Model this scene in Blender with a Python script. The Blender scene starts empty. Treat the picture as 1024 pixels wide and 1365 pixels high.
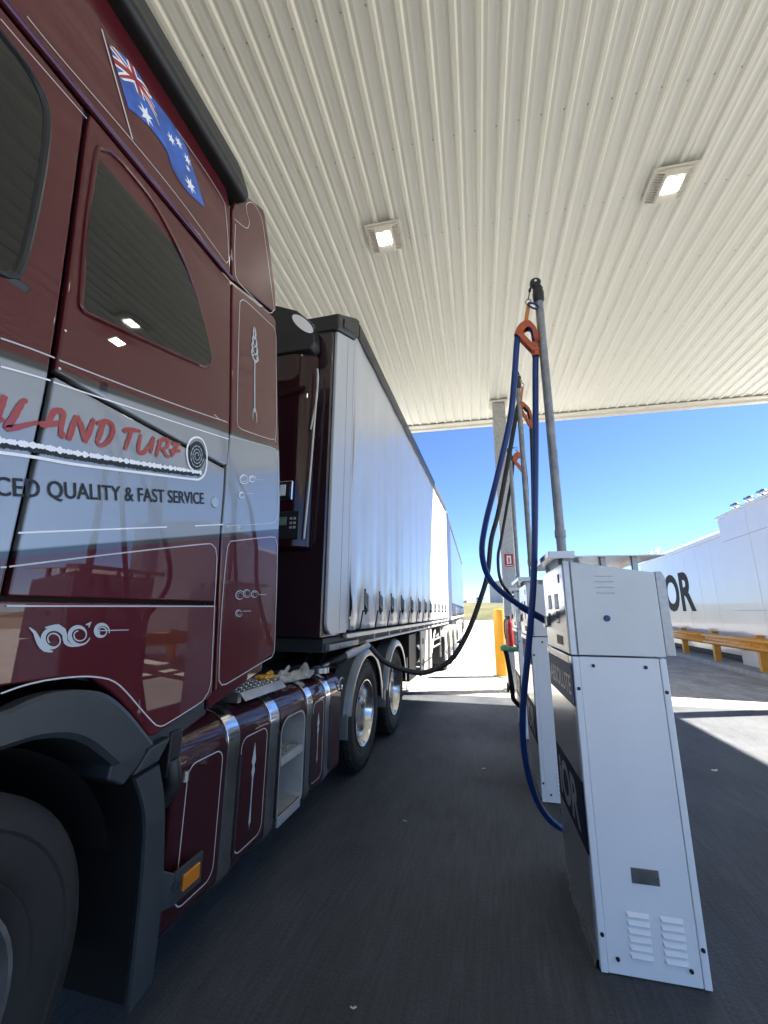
import bpy, bmesh, math, random
from mathutils import Vector, Matrix
R = math.radians
sc = bpy.context.scene
C = sc.collection
random.seed(7)

# ---------------------------------------------------------------- camera
cd = bpy.data.cameras.new('camera'); cam = bpy.data.objects.new('camera', cd); C.objects.link(cam)
cd.sensor_fit = 'HORIZONTAL'; cd.sensor_width = 36.0; cd.lens = 555 / 1024 * 36
cd.clip_start = 0.02; cd.clip_end = 2000
rt, dn, fw = Vector((.96714, .25415, .00752)), Vector((-.05187, .22619, -.9727)), Vector((-.24891, .94034, .23194))
m = Matrix((rt, -dn, -fw)).transposed().to_4x4(); m.translation = (0, 0, 1.45)
cam.matrix_world = m
sc.camera = cam

# ---------------------------------------------------------------- sky, sun, exposure
SUN = Vector((1.0, .43, 1.0)).normalized()
w = bpy.data.worlds.new('World'); sc.world = w; w.use_nodes = True
nt = w.node_tree; bg = nt.nodes['Background']
sky = nt.nodes.new('ShaderNodeTexSky'); sky.sky_type = 'NISHITA'; sky.sun_disc = False
sky.sun_elevation = math.asin(SUN.z); sky.sun_rotation = math.atan2(SUN.x, SUN.y)
sky.air_density = .55; sky.dust_density = 0.0; sky.ozone_density = 6.0; sky.altitude = 600
nt.links.new(sky.outputs[0], bg.inputs[0]); bg.inputs[1].default_value = .05
sl = bpy.data.lights.new('sun', 'SUN'); sl.energy = 5.0; sl.angle = R(.53); sl.color = (1, .95, .87)
so = bpy.data.objects.new('sun', sl); C.objects.link(so)
so.rotation_euler = SUN.to_track_quat('Z', 'Y').to_euler(); so.location = (30, 15, 30)
vs = sc.view_settings; vs.view_transform = 'Standard'; vs.look = 'None'; vs.gamma = 1; vs.exposure = 2.8
sc.render.engine = 'CYCLES'; sc.cycles.use_denoising = True
sc.cycles.max_bounces = 8; sc.cycles.diffuse_bounces = 5; sc.cycles.glossy_bounces = 4
sc.cycles.sample_clamp_indirect = 12

# ---------------------------------------------------------------- materials
def M(name, col, rough=.5, metal=0.0, coat=0.0, spec=.5, noise=None, bump=None, rvar=0.0, stretch=(1, 1, 1), emis=None):
    mt = bpy.data.materials.new(name); mt.use_nodes = True
    n = mt.node_tree; b = n.nodes['Principled BSDF']; L = n.links.new
    b.inputs['Base Color'].default_value = (*col, 1); b.inputs['Roughness'].default_value = rough
    b.inputs['Metallic'].default_value = metal; b.inputs['Coat Weight'].default_value = coat
    b.inputs['Coat Roughness'].default_value = .006; b.inputs['Specular IOR Level'].default_value = spec
    if emis:
        b.inputs['Emission Color'].default_value = (*emis[0], 1); b.inputs['Emission Strength'].default_value = emis[1]
    if noise or bump:
        tc = n.nodes.new('ShaderNodeTexCoord'); mp = n.nodes.new('ShaderNodeMapping')
        mp.inputs['Scale'].default_value = stretch; L(tc.outputs['Object'], mp.inputs[0])
    if noise:
        nz = n.nodes.new('ShaderNodeTexNoise'); nz.inputs['Scale'].default_value = noise[0]; nz.inputs['Detail'].default_value = 6
        nz.inputs['Roughness'].default_value = .62
        L(mp.outputs[0], nz.inputs['Vector'])
        mr = n.nodes.new('ShaderNodeMapRange'); mr.inputs[1].default_value = .3; mr.inputs[2].default_value = .7
        mr.inputs[3].default_value = 1 - noise[1]; mr.inputs[4].default_value = 1 + noise[1]
        L(nz.outputs[0], mr.inputs[0])
        mx = n.nodes.new('ShaderNodeVectorMath'); mx.operation = 'SCALE'; mx.inputs[0].default_value = col
        L(mr.outputs[0], mx.inputs['Scale']); L(mx.outputs[0], b.inputs['Base Color'])
        if rvar:
            r2 = n.nodes.new('ShaderNodeMapRange'); r2.inputs[1].default_value = .3; r2.inputs[2].default_value = .7
            r2.inputs[3].default_value = max(0, rough - rvar); r2.inputs[4].default_value = rough + rvar
            L(nz.outputs[0], r2.inputs[0]); L(r2.outputs[0], b.inputs['Roughness'])
    if bump:
        n2 = n.nodes.new('ShaderNodeTexNoise'); n2.inputs['Scale'].default_value = bump[0]; n2.inputs['Detail'].default_value = 5
        L(mp.outputs[0], n2.inputs['Vector'])
        bp = n.nodes.new('ShaderNodeBump'); bp.inputs['Strength'].default_value = bump[1]; bp.inputs['Distance'].default_value = bump[2] if len(bump) > 2 else .01
        L(n2.outputs[0], bp.inputs['Height']); L(bp.outputs[0], b.inputs['Normal'])
    return mt

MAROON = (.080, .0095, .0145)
def paint_two_tone():
    """glossy maroon with a slanted silver band sprayed across the cab side"""
    mt = M('maroon_and_silver_paint', MAROON, .42, 0, 1.0, spec=.06, bump=(2.6, .018, .02))
    n = mt.node_tree; b = n.nodes['Principled BSDF']; L = n.links.new
    tc = n.nodes.new('ShaderNodeTexCoord'); sp = n.nodes.new('ShaderNodeSeparateXYZ'); L(tc.outputs['Object'], sp.inputs[0])
    def lin(a, bb):                                   # a + bb*y
        q = n.nodes.new('ShaderNodeMath'); q.operation = 'MULTIPLY_ADD'; L(sp.outputs[1], q.inputs[0])
        q.inputs[1].default_value = bb; q.inputs[2].default_value = a; return q.outputs[0]
    def op(o, x, y):
        q = n.nodes.new('ShaderNodeMath'); q.operation = o
        for i, v in enumerate((x, y)):
            if isinstance(v, float): q.inputs[i].default_value = v
            else: L(v, q.inputs[i])
        return q.outputs[0]
    zt = lin(1.955 + .2145 * TY, .2145); zb = lin(1.411 + .233 * TY, .233)
    t = op('DIVIDE', op('SUBTRACT', sp.outputs[2], zb), op('SUBTRACT', zt, zb))
    q = op('MULTIPLY_ADD', t, .5); q.node.inputs[2].default_value = .25        # 0..1 -> .25...75
    cr = n.nodes.new('ShaderNodeValToRGB'); L(q, cr.inputs[0])
    e = cr.color_ramp.elements; mar = (*MAROON, 1); dk = (.045, .05, .05, 1); sv = (.30, .315, .33, 1)
    e[0].position = 0; e[0].color = mar; e[1].position = .228; e[1].color = mar
    for p, c in ((.235, dk), (.246, dk), (.252, sv), (.748, sv), (.755, dk), (.768, dk), (.78, mar)):
        x = e.new(p); x.color = c
    L(cr.outputs[0], b.inputs['Base Color'])
    cr2 = n.nodes.new('ShaderNodeValToRGB'); L(q, cr2.inputs[0]); e = cr2.color_ramp.elements
    e[0].position = .247; e[0].color = (0, 0, 0, 1); e[1].position = .252; e[1].color = (.4, .4, .4, 1)
    x = e.new(.748); x.color = (.4, .4, .4, 1); x = e.new(.753); x.color = (0, 0, 0, 1)
    L(cr2.outputs[0], b.inputs['Metallic'])
    return mt
TX, TY = -2.5, 2.0          # truck root

MAT = dict(
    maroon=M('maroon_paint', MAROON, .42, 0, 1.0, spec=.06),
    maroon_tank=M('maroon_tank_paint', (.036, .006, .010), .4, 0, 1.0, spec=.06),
    two=paint_two_tone(),
    black=M('black_plastic', (.012, .013, .014), .45, noise=(20, .2)),
    body=M('cab_inner_black', (.006, .006, .007), .7),
    greyp=M('grey_moulded_plastic', (.028, .034, .039), .5, noise=(9, .16), bump=(320, .12, .002), rvar=.08),
    rubber=M('tyre_rubber', (.0095, .009, .008), .74, noise=(3.5, .6), bump=(60, .25, .003), rvar=.1),
    tint=M('tinted_glass', (.010, .011, .0105), .03, 0, 0, spec=.5),
    chrome=M('polished_metal', (.72, .73, .75), .13, 1.0, noise=(14, .07), rvar=.04),
    alloy=M('polished_alloy', (.68, .68, .68), .2, 1.0, noise=(10, .12), rvar=.08),
    alu=M('dull_aluminium', (.42, .43, .43), .38, .9, noise=(12, .14), rvar=.1),
    alu_dark=M('weathered_aluminium', (.23, .235, .24), .45, .85, noise=(9, .22), rvar=.1),
    stainless=M('brushed_stainless', (.55, .55, .54), .2, 1.0, noise=(30, .1), rvar=.07, stretch=(1, .06, 1)),
    galv=M('galvanised_steel', (.40, .41, .42), .42, .75, noise=(26, .22), rvar=.12, bump=(60, .08, .002)),
    gpipe=M('galvanised_pipe', (.29, .295, .295), .5, .55, noise=(18, .3), rvar=.1),
    white=M('white_powder_coat', (.80, .84, .89), .32, spec=.5, noise=(2.5, .035), bump=(700, .05, .001)),
    white_hood=M('white_hood_paint', (.74, .77, .79), .36, noise=(3, .04), bump=(600, .05, .001)),
    screw=M('dark_screw', (.05, .05, .05), .35, .8),
    navy=M('navy_decal', (.008, .012, .035), .55, spec=.15),
    blueband=M('blue_decal', (.012, .05, .15), .5, spec=.2),
    letgrey=M('grey_lettering', (.33, .34, .36), .4),
    letdark=M('dark_lettering', (.022, .028, .034), .5, spec=.25),
    letred=M('red_lettering', (.33, .035, .03), .35, coat=.4),
    letwhite=M('white_lettering', (.88, .88, .88), .4),
    pin=M('pale_pinstripe', (.52, .52, .53), .35),
    silverleaf=M('silver_scroll', (.42, .47, .50), .35),
    flagblue=M('flag_blue', (.02, .10, .42), .35, coat=.3, noise=(14, .45)),
    flagred=M('flag_red', (.32, .02, .04), .35, coat=.3),
    cream=M('cream_roof_sheet', (.72, .73, .665), .38, noise=(1.2, .05), rvar=.05, stretch=(6, .25, 1)),
    creamp=M('cream_painted_steel', (.62, .615, .56), .45, noise=(5, .06)),
    lamp=M('lit_lens', (1, 1, 1), .4, emis=((1, .97, .9), 14.0)),
    lampbody=M('lamp_casting', (.62, .61, .56), .5, noise=(15, .06)),
    orange=M('orange_saddle', (.50, .10, .028), .4, noise=(25, .25)),
    orangeband=M('orange_strap', (.60, .22, .04), .6),
    bluehose=M('blue_hose', (.011, .042, .185), .36, noise=(4, .12)),
    blackhose=M('black_hose', (.010, .010, .011), .45, noise=(30, .3), bump=(180, .1, .002)),
    yellow=M('yellow_paint', (.62, .29, .012), .42, noise=(4, .08), rvar=.08),
    yellowrail=M('yellow_rail_paint', (.55, .26, .03), .45, noise=(6, .14), rvar=.1),
    red=M('red_enamel', (.40, .012, .018), .3, coat=.4),
    green=M('green_nozzle_boot', (.22, .68, .36), .55, noise=(20, .1)),
    amber=M('amber_lens', (.52, .17, .012), .22, coat=.5),
    curtain=M('silver_curtain_vinyl', (.49, .50, .52), .28, .15, spec=.6, noise=(2.2, .045)),
    curtainb=M('blue_curtain_vinyl', (.002, .006, .034), .4, 0, spec=.5, noise=(2.2, .05)),
    curtainp=M('pale_blue_curtain_vinyl', (.042, .072, .14), .3, .1, spec=.6, noise=(2.2, .06)),
    unitmaroon=M('dark_unit_maroon', (.024, .005, .008), .4, 0, 1.0, spec=.06),
    letblack=M('black_lettering', (.010, .012, .014), .6, spec=.1),
    scrap=M('pale_scrap', (.5, .49, .46), .8, noise=(60, .3)),
    postwhite=M('pale_post_paint', (.44, .455, .475), .35, noise=(2, .04)),
    guardgrey=M('pale_guard_trim', (.155, .17, .185), .32, noise=(8, .12), coat=.3),
    cast=M('cast_aluminium', (.36, .365, .36), .5, .35, noise=(10, .12)),
    whitemetal=M('white_trailer_metal', (.36, .36, .35), .4, noise=(7, .12), rvar=.1),
    dirtywhite=M('dusty_white_panel', (.34, .315, .285), .55, noise=(4, .2)),
    trailerdark=M('trailer_dark_paint', (.022, .009, .014), .22, 0, .8),
    chassis=M('black_chassis', (.010, .010, .011), .55, noise=(8, .3)),
    strap=M('dark_webbing', (.03, .032, .038), .7),
    gloves=M('grey_cotton', (.42, .40, .36), .9, noise=(30, .2), bump=(120, .4, .004)),
    glovey=M('ochre_cotton', (.62, .33, .04), .85, noise=(30, .2), bump=(120, .3, .004)),
    lcd=M('display_glass', (.16, .22, .19), .15),
    contain=M('white_tank_cladding', (.60, .61, .63), .2, noise=(.7, .03), rvar=.04, coat=.35, bump=(1.4, .10, .02)),
    shed=M('pale_shed_wall', (.5, .51, .52), .6, noise=(1, .05)),
    concrete_kerb=M('kerb_concrete', (.30, .29, .27), .8, noise=(5, .22), bump=(40, .3, .01)),
    grout=M('grey_grout', (.13, .125, .115), .9, noise=(30, .3), bump=(40, .7, .02)),
    leaf=M('dull_leaf', (.05, .07, .03), .8, noise=(3, .3)),
    bark=M('grey_bark', (.12, .1, .08), .9),
    rope=M('white_braid', (.6, .58, .54), .8, bump=(200, .5, .003)),
)

# ---------------------------------------------------------------- mesh helpers
class MB:
    def __init__(s, off=(0, 0, 0)): s.v = []; s.f = []; s.o = Vector(off)
    def add(s, vs, fs):
        k = len(s.v); s.v += [Vector(p) for p in vs]; s.f += [tuple(i + k for i in f) for f in fs]; return s
    def box(s, x0, x1, y0, y1, z0, z1):
        return s.add([(x, y, z) for x in (x0, x1) for y in (y0, y1) for z in (z0, z1)],
                     [(0, 1, 3, 2), (4, 6, 7, 5), (0, 4, 5, 1), (2, 3, 7, 6), (0, 2, 6, 4), (1, 5, 7, 3)])
    def hexa(s, a, b):          # two quads (lists of four points) joined
        return s.add(list(a) + list(b), [(3, 2, 1, 0), (4, 5, 6, 7), (0, 1, 5, 4), (1, 2, 6, 5), (2, 3, 7, 6), (3, 0, 4, 7)])
    def prism(s, poly, a, b, ax='x'):
        def P(u, v, t): return {'x': (t, u, v), 'y': (u, t, v), 'z': (u, v, t)}[ax]
        n = len(poly)
        return s.add([P(u, v, a) for u, v in poly] + [P(u, v, b) for u, v in poly],
                     [tuple(range(n)), tuple(range(2 * n - 1, n - 1, -1))] + [(i, i + n, (i + 1) % n + n, (i + 1) % n) for i in range(n)])
    def tube(s, pts, r, n=8, closed=False, cap=True):
        pts = [Vector(p) for p in pts]; N = len(pts); k = len(s.v); up = None
        for i, p in enumerate(pts):
            a = pts[(i - 1) % N] if (closed or i > 0) else pts[0]; b = pts[(i + 1) % N] if (closed or i < N - 1) else pts[-1]
            d = (b - a).normalized()
            if up is None:
                up = Vector((0, 0, 1)) if abs(d.z) < .9 else Vector((1, 0, 0))
            u = (up - d * up.dot(d)).normalized(); up = u; v = d.cross(u)
            rr = r[i] if isinstance(r, (list, tuple)) else r
            s.v += [p + (u * math.cos(2 * math.pi * j / n) + v * math.sin(2 * math.pi * j / n)) * rr for j in range(n)]
        for i in range(N if closed else N - 1):
            for j in range(n):
                i2 = (i + 1) % N
                s.f.append((k + i * n + j, k + i2 * n + j, k + i2 * n + (j + 1) % n, k + i * n + (j + 1) % n))
        if cap and not closed:
            s.f.append(tuple(k + j for j in range(n))); s.f.append(tuple(k + (N - 1) * n + j for j in reversed(range(n))))
        return s
    def lathe(s, prof, c, ax='x', n=32, a0=0, a1=2 * math.pi):
        """prof: (along, radius) pairs; revolved about the axis ax through c"""
        k = len(s.v); full = abs(a1 - a0 - 2 * math.pi) < 1e-6; m_ = n if full else n + 1
        for t, r in prof:
            for j in range(m_):
                a = a0 + (a1 - a0) * j / n; ca, sa = r * math.cos(a), r * math.sin(a)
                p = {'x': (t, ca, sa), 'y': (ca, t, sa), 'z': (ca, sa, t)}[ax]
                s.v.append(Vector(c) + Vector(p))
        for i in range(len(prof) - 1):
            for j in range(n):
                j2 = (j + 1) % m_
                s.f.append((k + i * m_ + j, k + i * m_ + j2, k + (i + 1) * m_ + j2, k + (i + 1) * m_ + j))
        return s
    def ball(s, c, r, n=8):
        return s.lathe([(r * -math.cos(math.pi * i / n), max(1e-4, r * math.sin(math.pi * i / n))) for i in range(n + 1)], c, 'z', n * 2)
    def build(s, name, mat, parent=None, bevel=0, smooth=35, seg=2):
        me = bpy.data.meshes.new(name)
        o = Vector(offset_of(parent))
        me.from_pydata([tuple(v - o) for v in s.v], [], s.f); me.update()
        bm = bmesh.new(); bm.from_mesh(me); bmesh.ops.recalc_face_normals(bm, faces=bm.faces); bm.to_mesh(me); bm.free()
        return finish(name, me, mat, parent, bevel, smooth, seg)
def finish(name, me, mat, parent=None, bevel=0, smooth=35, seg=2):
    me.materials.append(MAT[mat] if isinstance(mat, str) else mat)
    if smooth:
        me.shade_smooth()
        me.set_sharp_from_angle(angle=R(smooth))
    ob = bpy.data.objects.new(name, me); C.objects.link(ob)
    if parent: ob.parent = parent
    if bevel:
        b = ob.modifiers.new('bevel', 'BEVEL'); b.width = bevel; b.segments = seg; b.limit_method = 'ANGLE'; b.angle_limit = R(40)
        wn = ob.modifiers.new('normals', 'WEIGHTED_NORMAL'); wn.keep_sharp = False
    return ob
def tag(o, label, cat, group=None):
    o['label'] = label; o['category'] = cat
    if group: o['group'] = group
    return o
def struct(o): o['kind'] = 'structure'; return o
def thing(name, label, cat, loc=(0, 0, 0), rz=0, group=None, local=False):
    """Empty at the base of a thing. Parts given in world coordinates unless local."""
    o = bpy.data.objects.new(name, None); C.objects.link(o); o.empty_display_size = .1
    o.location = loc; o.rotation_euler = (0, 0, rz); tag(o, label, cat, group)
    OFFSET[o.name] = (0.0, 0.0, 0.0) if local else tuple(float(x) for x in loc)
    return o
OFFSET = {}
def offset_of(p):
    while p is not None:
        if p.name in OFFSET: return OFFSET[p.name]
        p = p.parent
    return (0, 0, 0)
def dup(root, loc, label, rz=None):
    r = root.copy(); C.objects.link(r); r.location = loc; r['label'] = label
    if rz is not None: r.rotation_euler = (0, 0, rz)
    for ch in list(root.children):
        c = ch.copy(); C.objects.link(c); c.parent = r
        for g in ch.children:
            d = g.copy(); C.objects.link(d); d.parent = c
    return r
def cr(pts, step=.03, closed=False):
    """Catmull-Rom through points, resampled"""
    P = [Vector(p) for p in pts]; N = len(P); out = []
    for i in range(N if closed else N - 1):
        if closed: a, b, c, d = P[i - 1], P[i], P[(i + 1) % N], P[(i + 2) % N]
        else: a, b, c, d = P[max(i - 1, 0)], P[i], P[i + 1], P[min(i + 2, N - 1)]
        n = max(1, int((c - b).length / step))
        for j in range(n):
            t = j / n
            out.append(.5 * ((2 * b) + (c - a) * t + (2 * a - 5 * b + 4 * c - d) * t * t + (3 * b - a - 3 * c + d) * t ** 3))
    if not closed: out.append(P[-1])
    return out
def text_geo(s, bold=0.0, shear=0.0):
    cu = bpy.data.curves.new('lettering', 'FONT'); cu.body = s; cu.offset = bold; cu.shear = shear; cu.resolution_u = 4
    ob = bpy.data.objects.new('lettering', cu); C.objects.link(ob)
    dg = bpy.context.evaluated_depsgraph_get(); dg.update()
    me = bpy.data.meshes.new_from_object(ob.evaluated_get(dg))
    vs = [tuple(v.co[:2]) for v in me.vertices]; fs = [tuple(p.vertices) for p in me.polygons]
    bpy.data.objects.remove(ob); bpy.data.curves.remove(cu); bpy.data.meshes.remove(me)
    x0 = min(v[0] for v in vs); x1 = max(v[0] for v in vs); h = max(v[1] for v in vs)
    return [((v[0] - x0) / (x1 - x0), v[1] / h) for v in vs], fs     # unit width, unit height
SITE = R(2.2)                # the forecourt is turned a little against the parked truck
def site(x, y, z=0): return Vector((x * math.cos(SITE) - y * math.sin(SITE), x * math.sin(SITE) + y * math.cos(SITE), z))


# ================================================================ the setting
def node_ground(name, base, spots, rough):
    mt = M(name, base, rough, bump=(55, .35, .012)); n = mt.node_tree; b = n.nodes['Principled BSDF']; L = n.links.new
    tc = n.nodes.new('ShaderNodeTexCoord')
    def noise(scale, detail, stretch=(1, 1, 1)):
        mp = n.nodes.new('ShaderNodeMapping'); mp.inputs['Scale'].default_value = stretch; L(tc.outputs['Object'], mp.inputs[0])
        q = n.nodes.new('ShaderNodeTexNoise'); q.inputs['Scale'].default_value = scale; q.inputs['Detail'].default_value = detail
        q.inputs['Roughness'].default_value = .65; L(mp.outputs[0], q.inputs['Vector']); return q.outputs[0]
    def rng(x, a, bb, c, d):
        q = n.nodes.new('ShaderNodeMapRange'); L(x, q.inputs[0])
        for i, v in enumerate((a, bb, c, d)): q.inputs[i + 1].default_value = v
        return q.outputs[0]
    def mul(x, y):
        q = n.nodes.new('ShaderNodeMath'); q.operation = 'MULTIPLY'; L(x, q.inputs[0]); L(y, q.inputs[1]); return q.outputs[0]
    f = rng(noise(.55, 7), .32, .68, 1 - spots[0], 1 + spots[0])
    f = mul(f, rng(noise(2.6, 7, (1, .5, 1)), .3, .7, 1 - spots[1], 1 + spots[1]))
    f = mul(f, rng(noise(110, 3), .3, .7, 1 - spots[2], 1 + spots[2]))
    f = mul(f, rng(noise(60, 3, (1, .05, 1)), .32, .68, 1 - spots[1] * .9, 1 + spots[1] * .9))       # broomed lines along the lane
    f = mul(f, rng(noise(1.3, 9, (1, .5, 1)), .60, .72, 1.0, 1 + spots[0] * 1.6))                       # pale scuffs
    f = mul(f, rng(noise(.8, 8, (1.4, .6, 1)), .28, .40, 1 - spots[0] * 1.1, 1.0))                      # dark drips
    v = n.nodes.new('ShaderNodeVectorMath'); v.operation = 'SCALE'; v.inputs[0].default_value = base; L(f, v.inputs['Scale'])
    L(v.outputs[0], b.inputs['Base Color']); L(rng(noise(1.1, 5), .3, .7, rough - .12, rough + .1), b.inputs['Roughness'])
    return mt
MAT['asphalt'] = node_ground('asphalt', (.039, .0425, .048), (.42, .3, .35), .70)
MAT['concrete'] = node_ground('yard_concrete', (.31, .292, .256), (.2, .3, .18), .8)
MAT['dirt'] = M('dry_ground', (.20, .16, .09), .95, noise=(.4, .25), bump=(6, .4, .05))
def grass_mat():
    mt = M('dry_grass', (.17, .15, .045), .95, bump=(3, .8, .2)); n = mt.node_tree; b = n.nodes['Principled BSDF']; L = n.links.new
    tc = n.nodes.new('ShaderNodeTexCoord'); nz = n.nodes.new('ShaderNodeTexNoise'); nz.inputs['Scale'].default_value = .22; nz.inputs['Detail'].default_value = 9; nz.inputs['Roughness'].default_value = .7
    L(tc.outputs['Object'], nz.inputs['Vector']); q = n.nodes.new('ShaderNodeValToRGB'); L(nz.outputs[0], q.inputs[0])
    q.color_ramp.elements[0].position = .38; q.color_ramp.elements[0].color = (.040, .050, .014, 1)
    q.color_ramp.elements[1].position = .62; q.color_ramp.elements[1].color = (.115, .095, .036, 1)
    L(q.outputs[0], b.inputs['Base Color']); return mt
MAT['grass'] = grass_mat()

struct(MB().add([(-900, -900, -.16), (900, -900, -.16), (900, 900, -.16), (-900, 900, -.16)], [(0, 1, 2, 3)]).build('ground', 'dirt'))
a0 = [site(-9, -7.5), site(26, -7.5), site(26, 8.1), site(-9, 8.1)]
struct(MB().hexa([(*p[:2], -.12) for p in a0], [(*p[:2], 0) for p in a0]).build('road', 'asphalt'))
yard = bpy.data.objects.new('concrete_yard', None); C.objects.link(yard); struct(yard); OFFSET[yard.name] = (0, 0, 0)
yard.rotation_euler = (0, 0, SITE)
slab = MB().box(0, 7.985, 0, 7.785, -.12, 0).build('concrete_slab', 'concrete', yard, .008); first = True
for i in range(8):
    for j in range(9):
        o = slab if first else slab.copy(); first = False
        if o is not slab: C.objects.link(o); o.parent = yard
        o.location = (-28.3 + 8 * i, 8.115 + 7.8 * j, random.uniform(-.004, 0))
for i in range(8):  # unseen pale slabs behind and left, added to bounce light under the canopy
    for j in range(6):
        x, y = -41 + 8 * i, -7.52 - 7.8 * (j + 1)
        o = slab.copy(); C.objects.link(o); o.parent = yard; o.location = (x, y, 0)
        if j < 3 and i < 4:
            o = slab.copy(); C.objects.link(o); o.parent = yard; o.location = (-9.02 - 8 * (i + 1), .3 - 7.8 * (j - 0), 0) if j else (-9.02 - 8 * (i + 1), .3, 0)
# grassy bank beyond the yard
mb = MB(); NX, NY = 90, 26
for j in range(NY + 1):
    for i in range(NX + 1):
        x = -110 + 230 * i / NX; t = j / NY; y = 78.5 + 60 * t
        h = 3.75 * (1 - (1 - min(1, t * 1.9)) ** 2) + .25 * math.sin(x * .09 + 1) * t + random.uniform(-.08, .08) * min(1, t * 6)
        mb.v.append(Vector((x, y, -.14 + h)))
for j in range(NY):
    for i in range(NX):
        a = j * (NX + 1) + i; mb.f.append((a, a + 1, a + NX + 2, a + NX + 1))
struct(mb.build('grassy_bank', 'grass'))

def distant_tree(x, y, z, h, label):
    t = thing('distant_tree', label, 'tree', (x, y, z), 0, 'trees beyond the bank')
    MB().tube([(x, y, z - .3), (x, y, z + h * .4), (x + .2, y, z + h * .7)], [.16, .12, .05], 6).build('trunk', 'bark', t)
    b = MB()
    for _ in range(260):
        u = Vector((random.gauss(0, .45), random.gauss(0, .45), random.gauss(0, .3))); c = Vector((x, y, z + h * .68)) + u * h * .55
        a = Vector((random.uniform(-1, 1), random.uniform(-1, 1), random.uniform(-1, 1))).normalized(); d = a.orthogonal().normalized()
        s = random.uniform(.10, .22) * h * .5
        b.add([c - a * s, c + d * s * .6, c + a * s, c - d * s * .6], [(0, 1, 2, 3)])
    b.build('crown', 'leaf', t, smooth=0)
for x, h, lb in ((-9.5, 2.0, 'smallest distant tree on the bank skyline, nearest the trailer'), (-6.4, 1.4, 'low distant bush on the bank skyline, second from the trailer'),
                 (-3.4, 2.3, 'distant tree on the bank skyline, third from the trailer'), (.6, 2.0, 'distant tree on the bank skyline just left of the far shed')):
    distant_tree(x * 1.35, 125, 3.3, h, lb)

sh = thing('distant_shed', 'pale grey metal shed standing far off on the grassy bank', 'shed', (2.6, 108, 3.2))
for k in range(8):
    MB().box(-1.4 + k * 1.0, -1.41 + (k + 1) * 1.0 - .02, 108, 114, 2.6, 8.6).build('wall_panel', 'shed', sh)
MB().prism([(-1.9, 8.6), (6.9, 8.6), (2.5, 9.3)], 107.6, 114.4, 'y').build('roof', 'galv', sh)

# ---------------------------------------------------------------- canopy
ZC, YF, YB, P0 = 6.0, 9.66, -7.6, .2032  # canopy's rear end, out of view, is cut short to let more light in
cano = thing('fuel_canopy', 'wide cream ribbed steel canopy roof over the fuel lane', 'canopy', (0, 0, 0), SITE, local=True)
prof = []
for i in range(4):
    x = i * P0
    prof += [(x + .0005, 0), (x + .030, 0), (x + .034, -.0018), (x + .040, 0), (x + .070, 0), (x + .0875, -.025), (x + .1155, -.025), (x + .133, 0), (x + .160, 0), (x + .166, -.0018), (x + .170, 0)]
prof.append((4 * P0 - .0005, 0))
mb = MB(); n = len(prof)
for y in (YB, YF + .05):
    mb.v += [Vector((x, y, z)) for x, z in prof]
mb.f = [(i, i + 1, n + i + 1, n + i) for i in range(n - 1)]
sheet = mb.build('roof_sheet', 'cream', cano, smooth=25); X0 = -37 * P0 - P0 / 2; NSH = 20
sheet.location = (X0, 0, ZC)
for k in range(1, NSH):
    o = sheet.copy(); C.objects.link(o); o.parent = cano; o.location = (X0 + k * 4 * P0, 0, ZC - .0006 * (k % 2))
X1 = X0 + NSH * 4 * P0
MB().box(X0, X1, YB, YF + .02, ZC + .03, ZC + .35).build('roof_deck', 'creamp', cano)
mb = MB()
for ry in [3.18 + 1.055 * q for q in range(-9, 7)]:
    if ry > YF - .2: continue
    for k in range(NSH * 4):
        x = X0 + k * P0 + .058
        mb.lathe([(-.001, .0075), (-.005, .0068), (-.0075, .003), (-.0075, .0001)], (x, ry + random.uniform(-.008, .008), ZC), 'z', 6)
o = mb.build('roof_screws', 'galv', cano); o['kind'] = 'stuff'
# gutter and fascia along the far end, fascias on the other sides
MB().prism([(YF - .10, ZC - .032), (YF - .10, ZC - .045), (YF - .075, ZC - .06), (YF + .02, ZC - .075), (YF + .03, ZC - .11), (YF + .115, ZC - .125), (YF + .125, ZC - .10), (YF + .125, ZC + .42), (YF + .06, ZC + .42), (YF + .06, ZC - .032)], X0 - .1, X1 + .1, 'x').build('fascia', 'creamp', cano, .004)
MB().box(X1 + .005, X1 + .1, YB, YF, ZC - .1, ZC + .42).build('fascia', 'creamp', cano, .004)
MB().box(X0 - .1, X0 - .005, YB, YF, ZC - .1, ZC + .42).build('fascia', 'creamp', cano, .004)
MB().box(X0 - .1, X1 + .1, YB - .1, YB - .005, ZC - .1, ZC + .42).build('fascia', 'creamp', cano, .004)

def column(x, y, label):
    t = thing('canopy_column', label, 'column', (x, y, 0), SITE, 'canopy columns', local=True)
    MB().box(-.135, .135, -.135, .135, .012, ZC - .075).build('shaft', 'galv', t, .012)
    MB().box(-.21, .21, -.21, .21, 0, .025).build('base_plate', 'galv', t, .004)
    MB().box(-.19, .19, -.19, .19, ZC - .072, ZC - .035).build('cap_plate', 'creamp', t, .004)
    for sx in (-1, 1):
        for sy in (-1, 1):
            MB().lathe([(.024, .017), (.05, .017), (.05, .0001)], (sx * .175, sy * .175, 0), 'z', 6).build('anchor_bolt', 'galv', t)
    return t
column(.275, 8.81, 'tall square galvanised steel column behind the hose masts')
column(6.45, 9.2, 'square steel canopy column beyond the frame at right, casting the band of shade')
column(-5.7, 8.6, 'square steel canopy column hidden behind the silver trailer')

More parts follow.
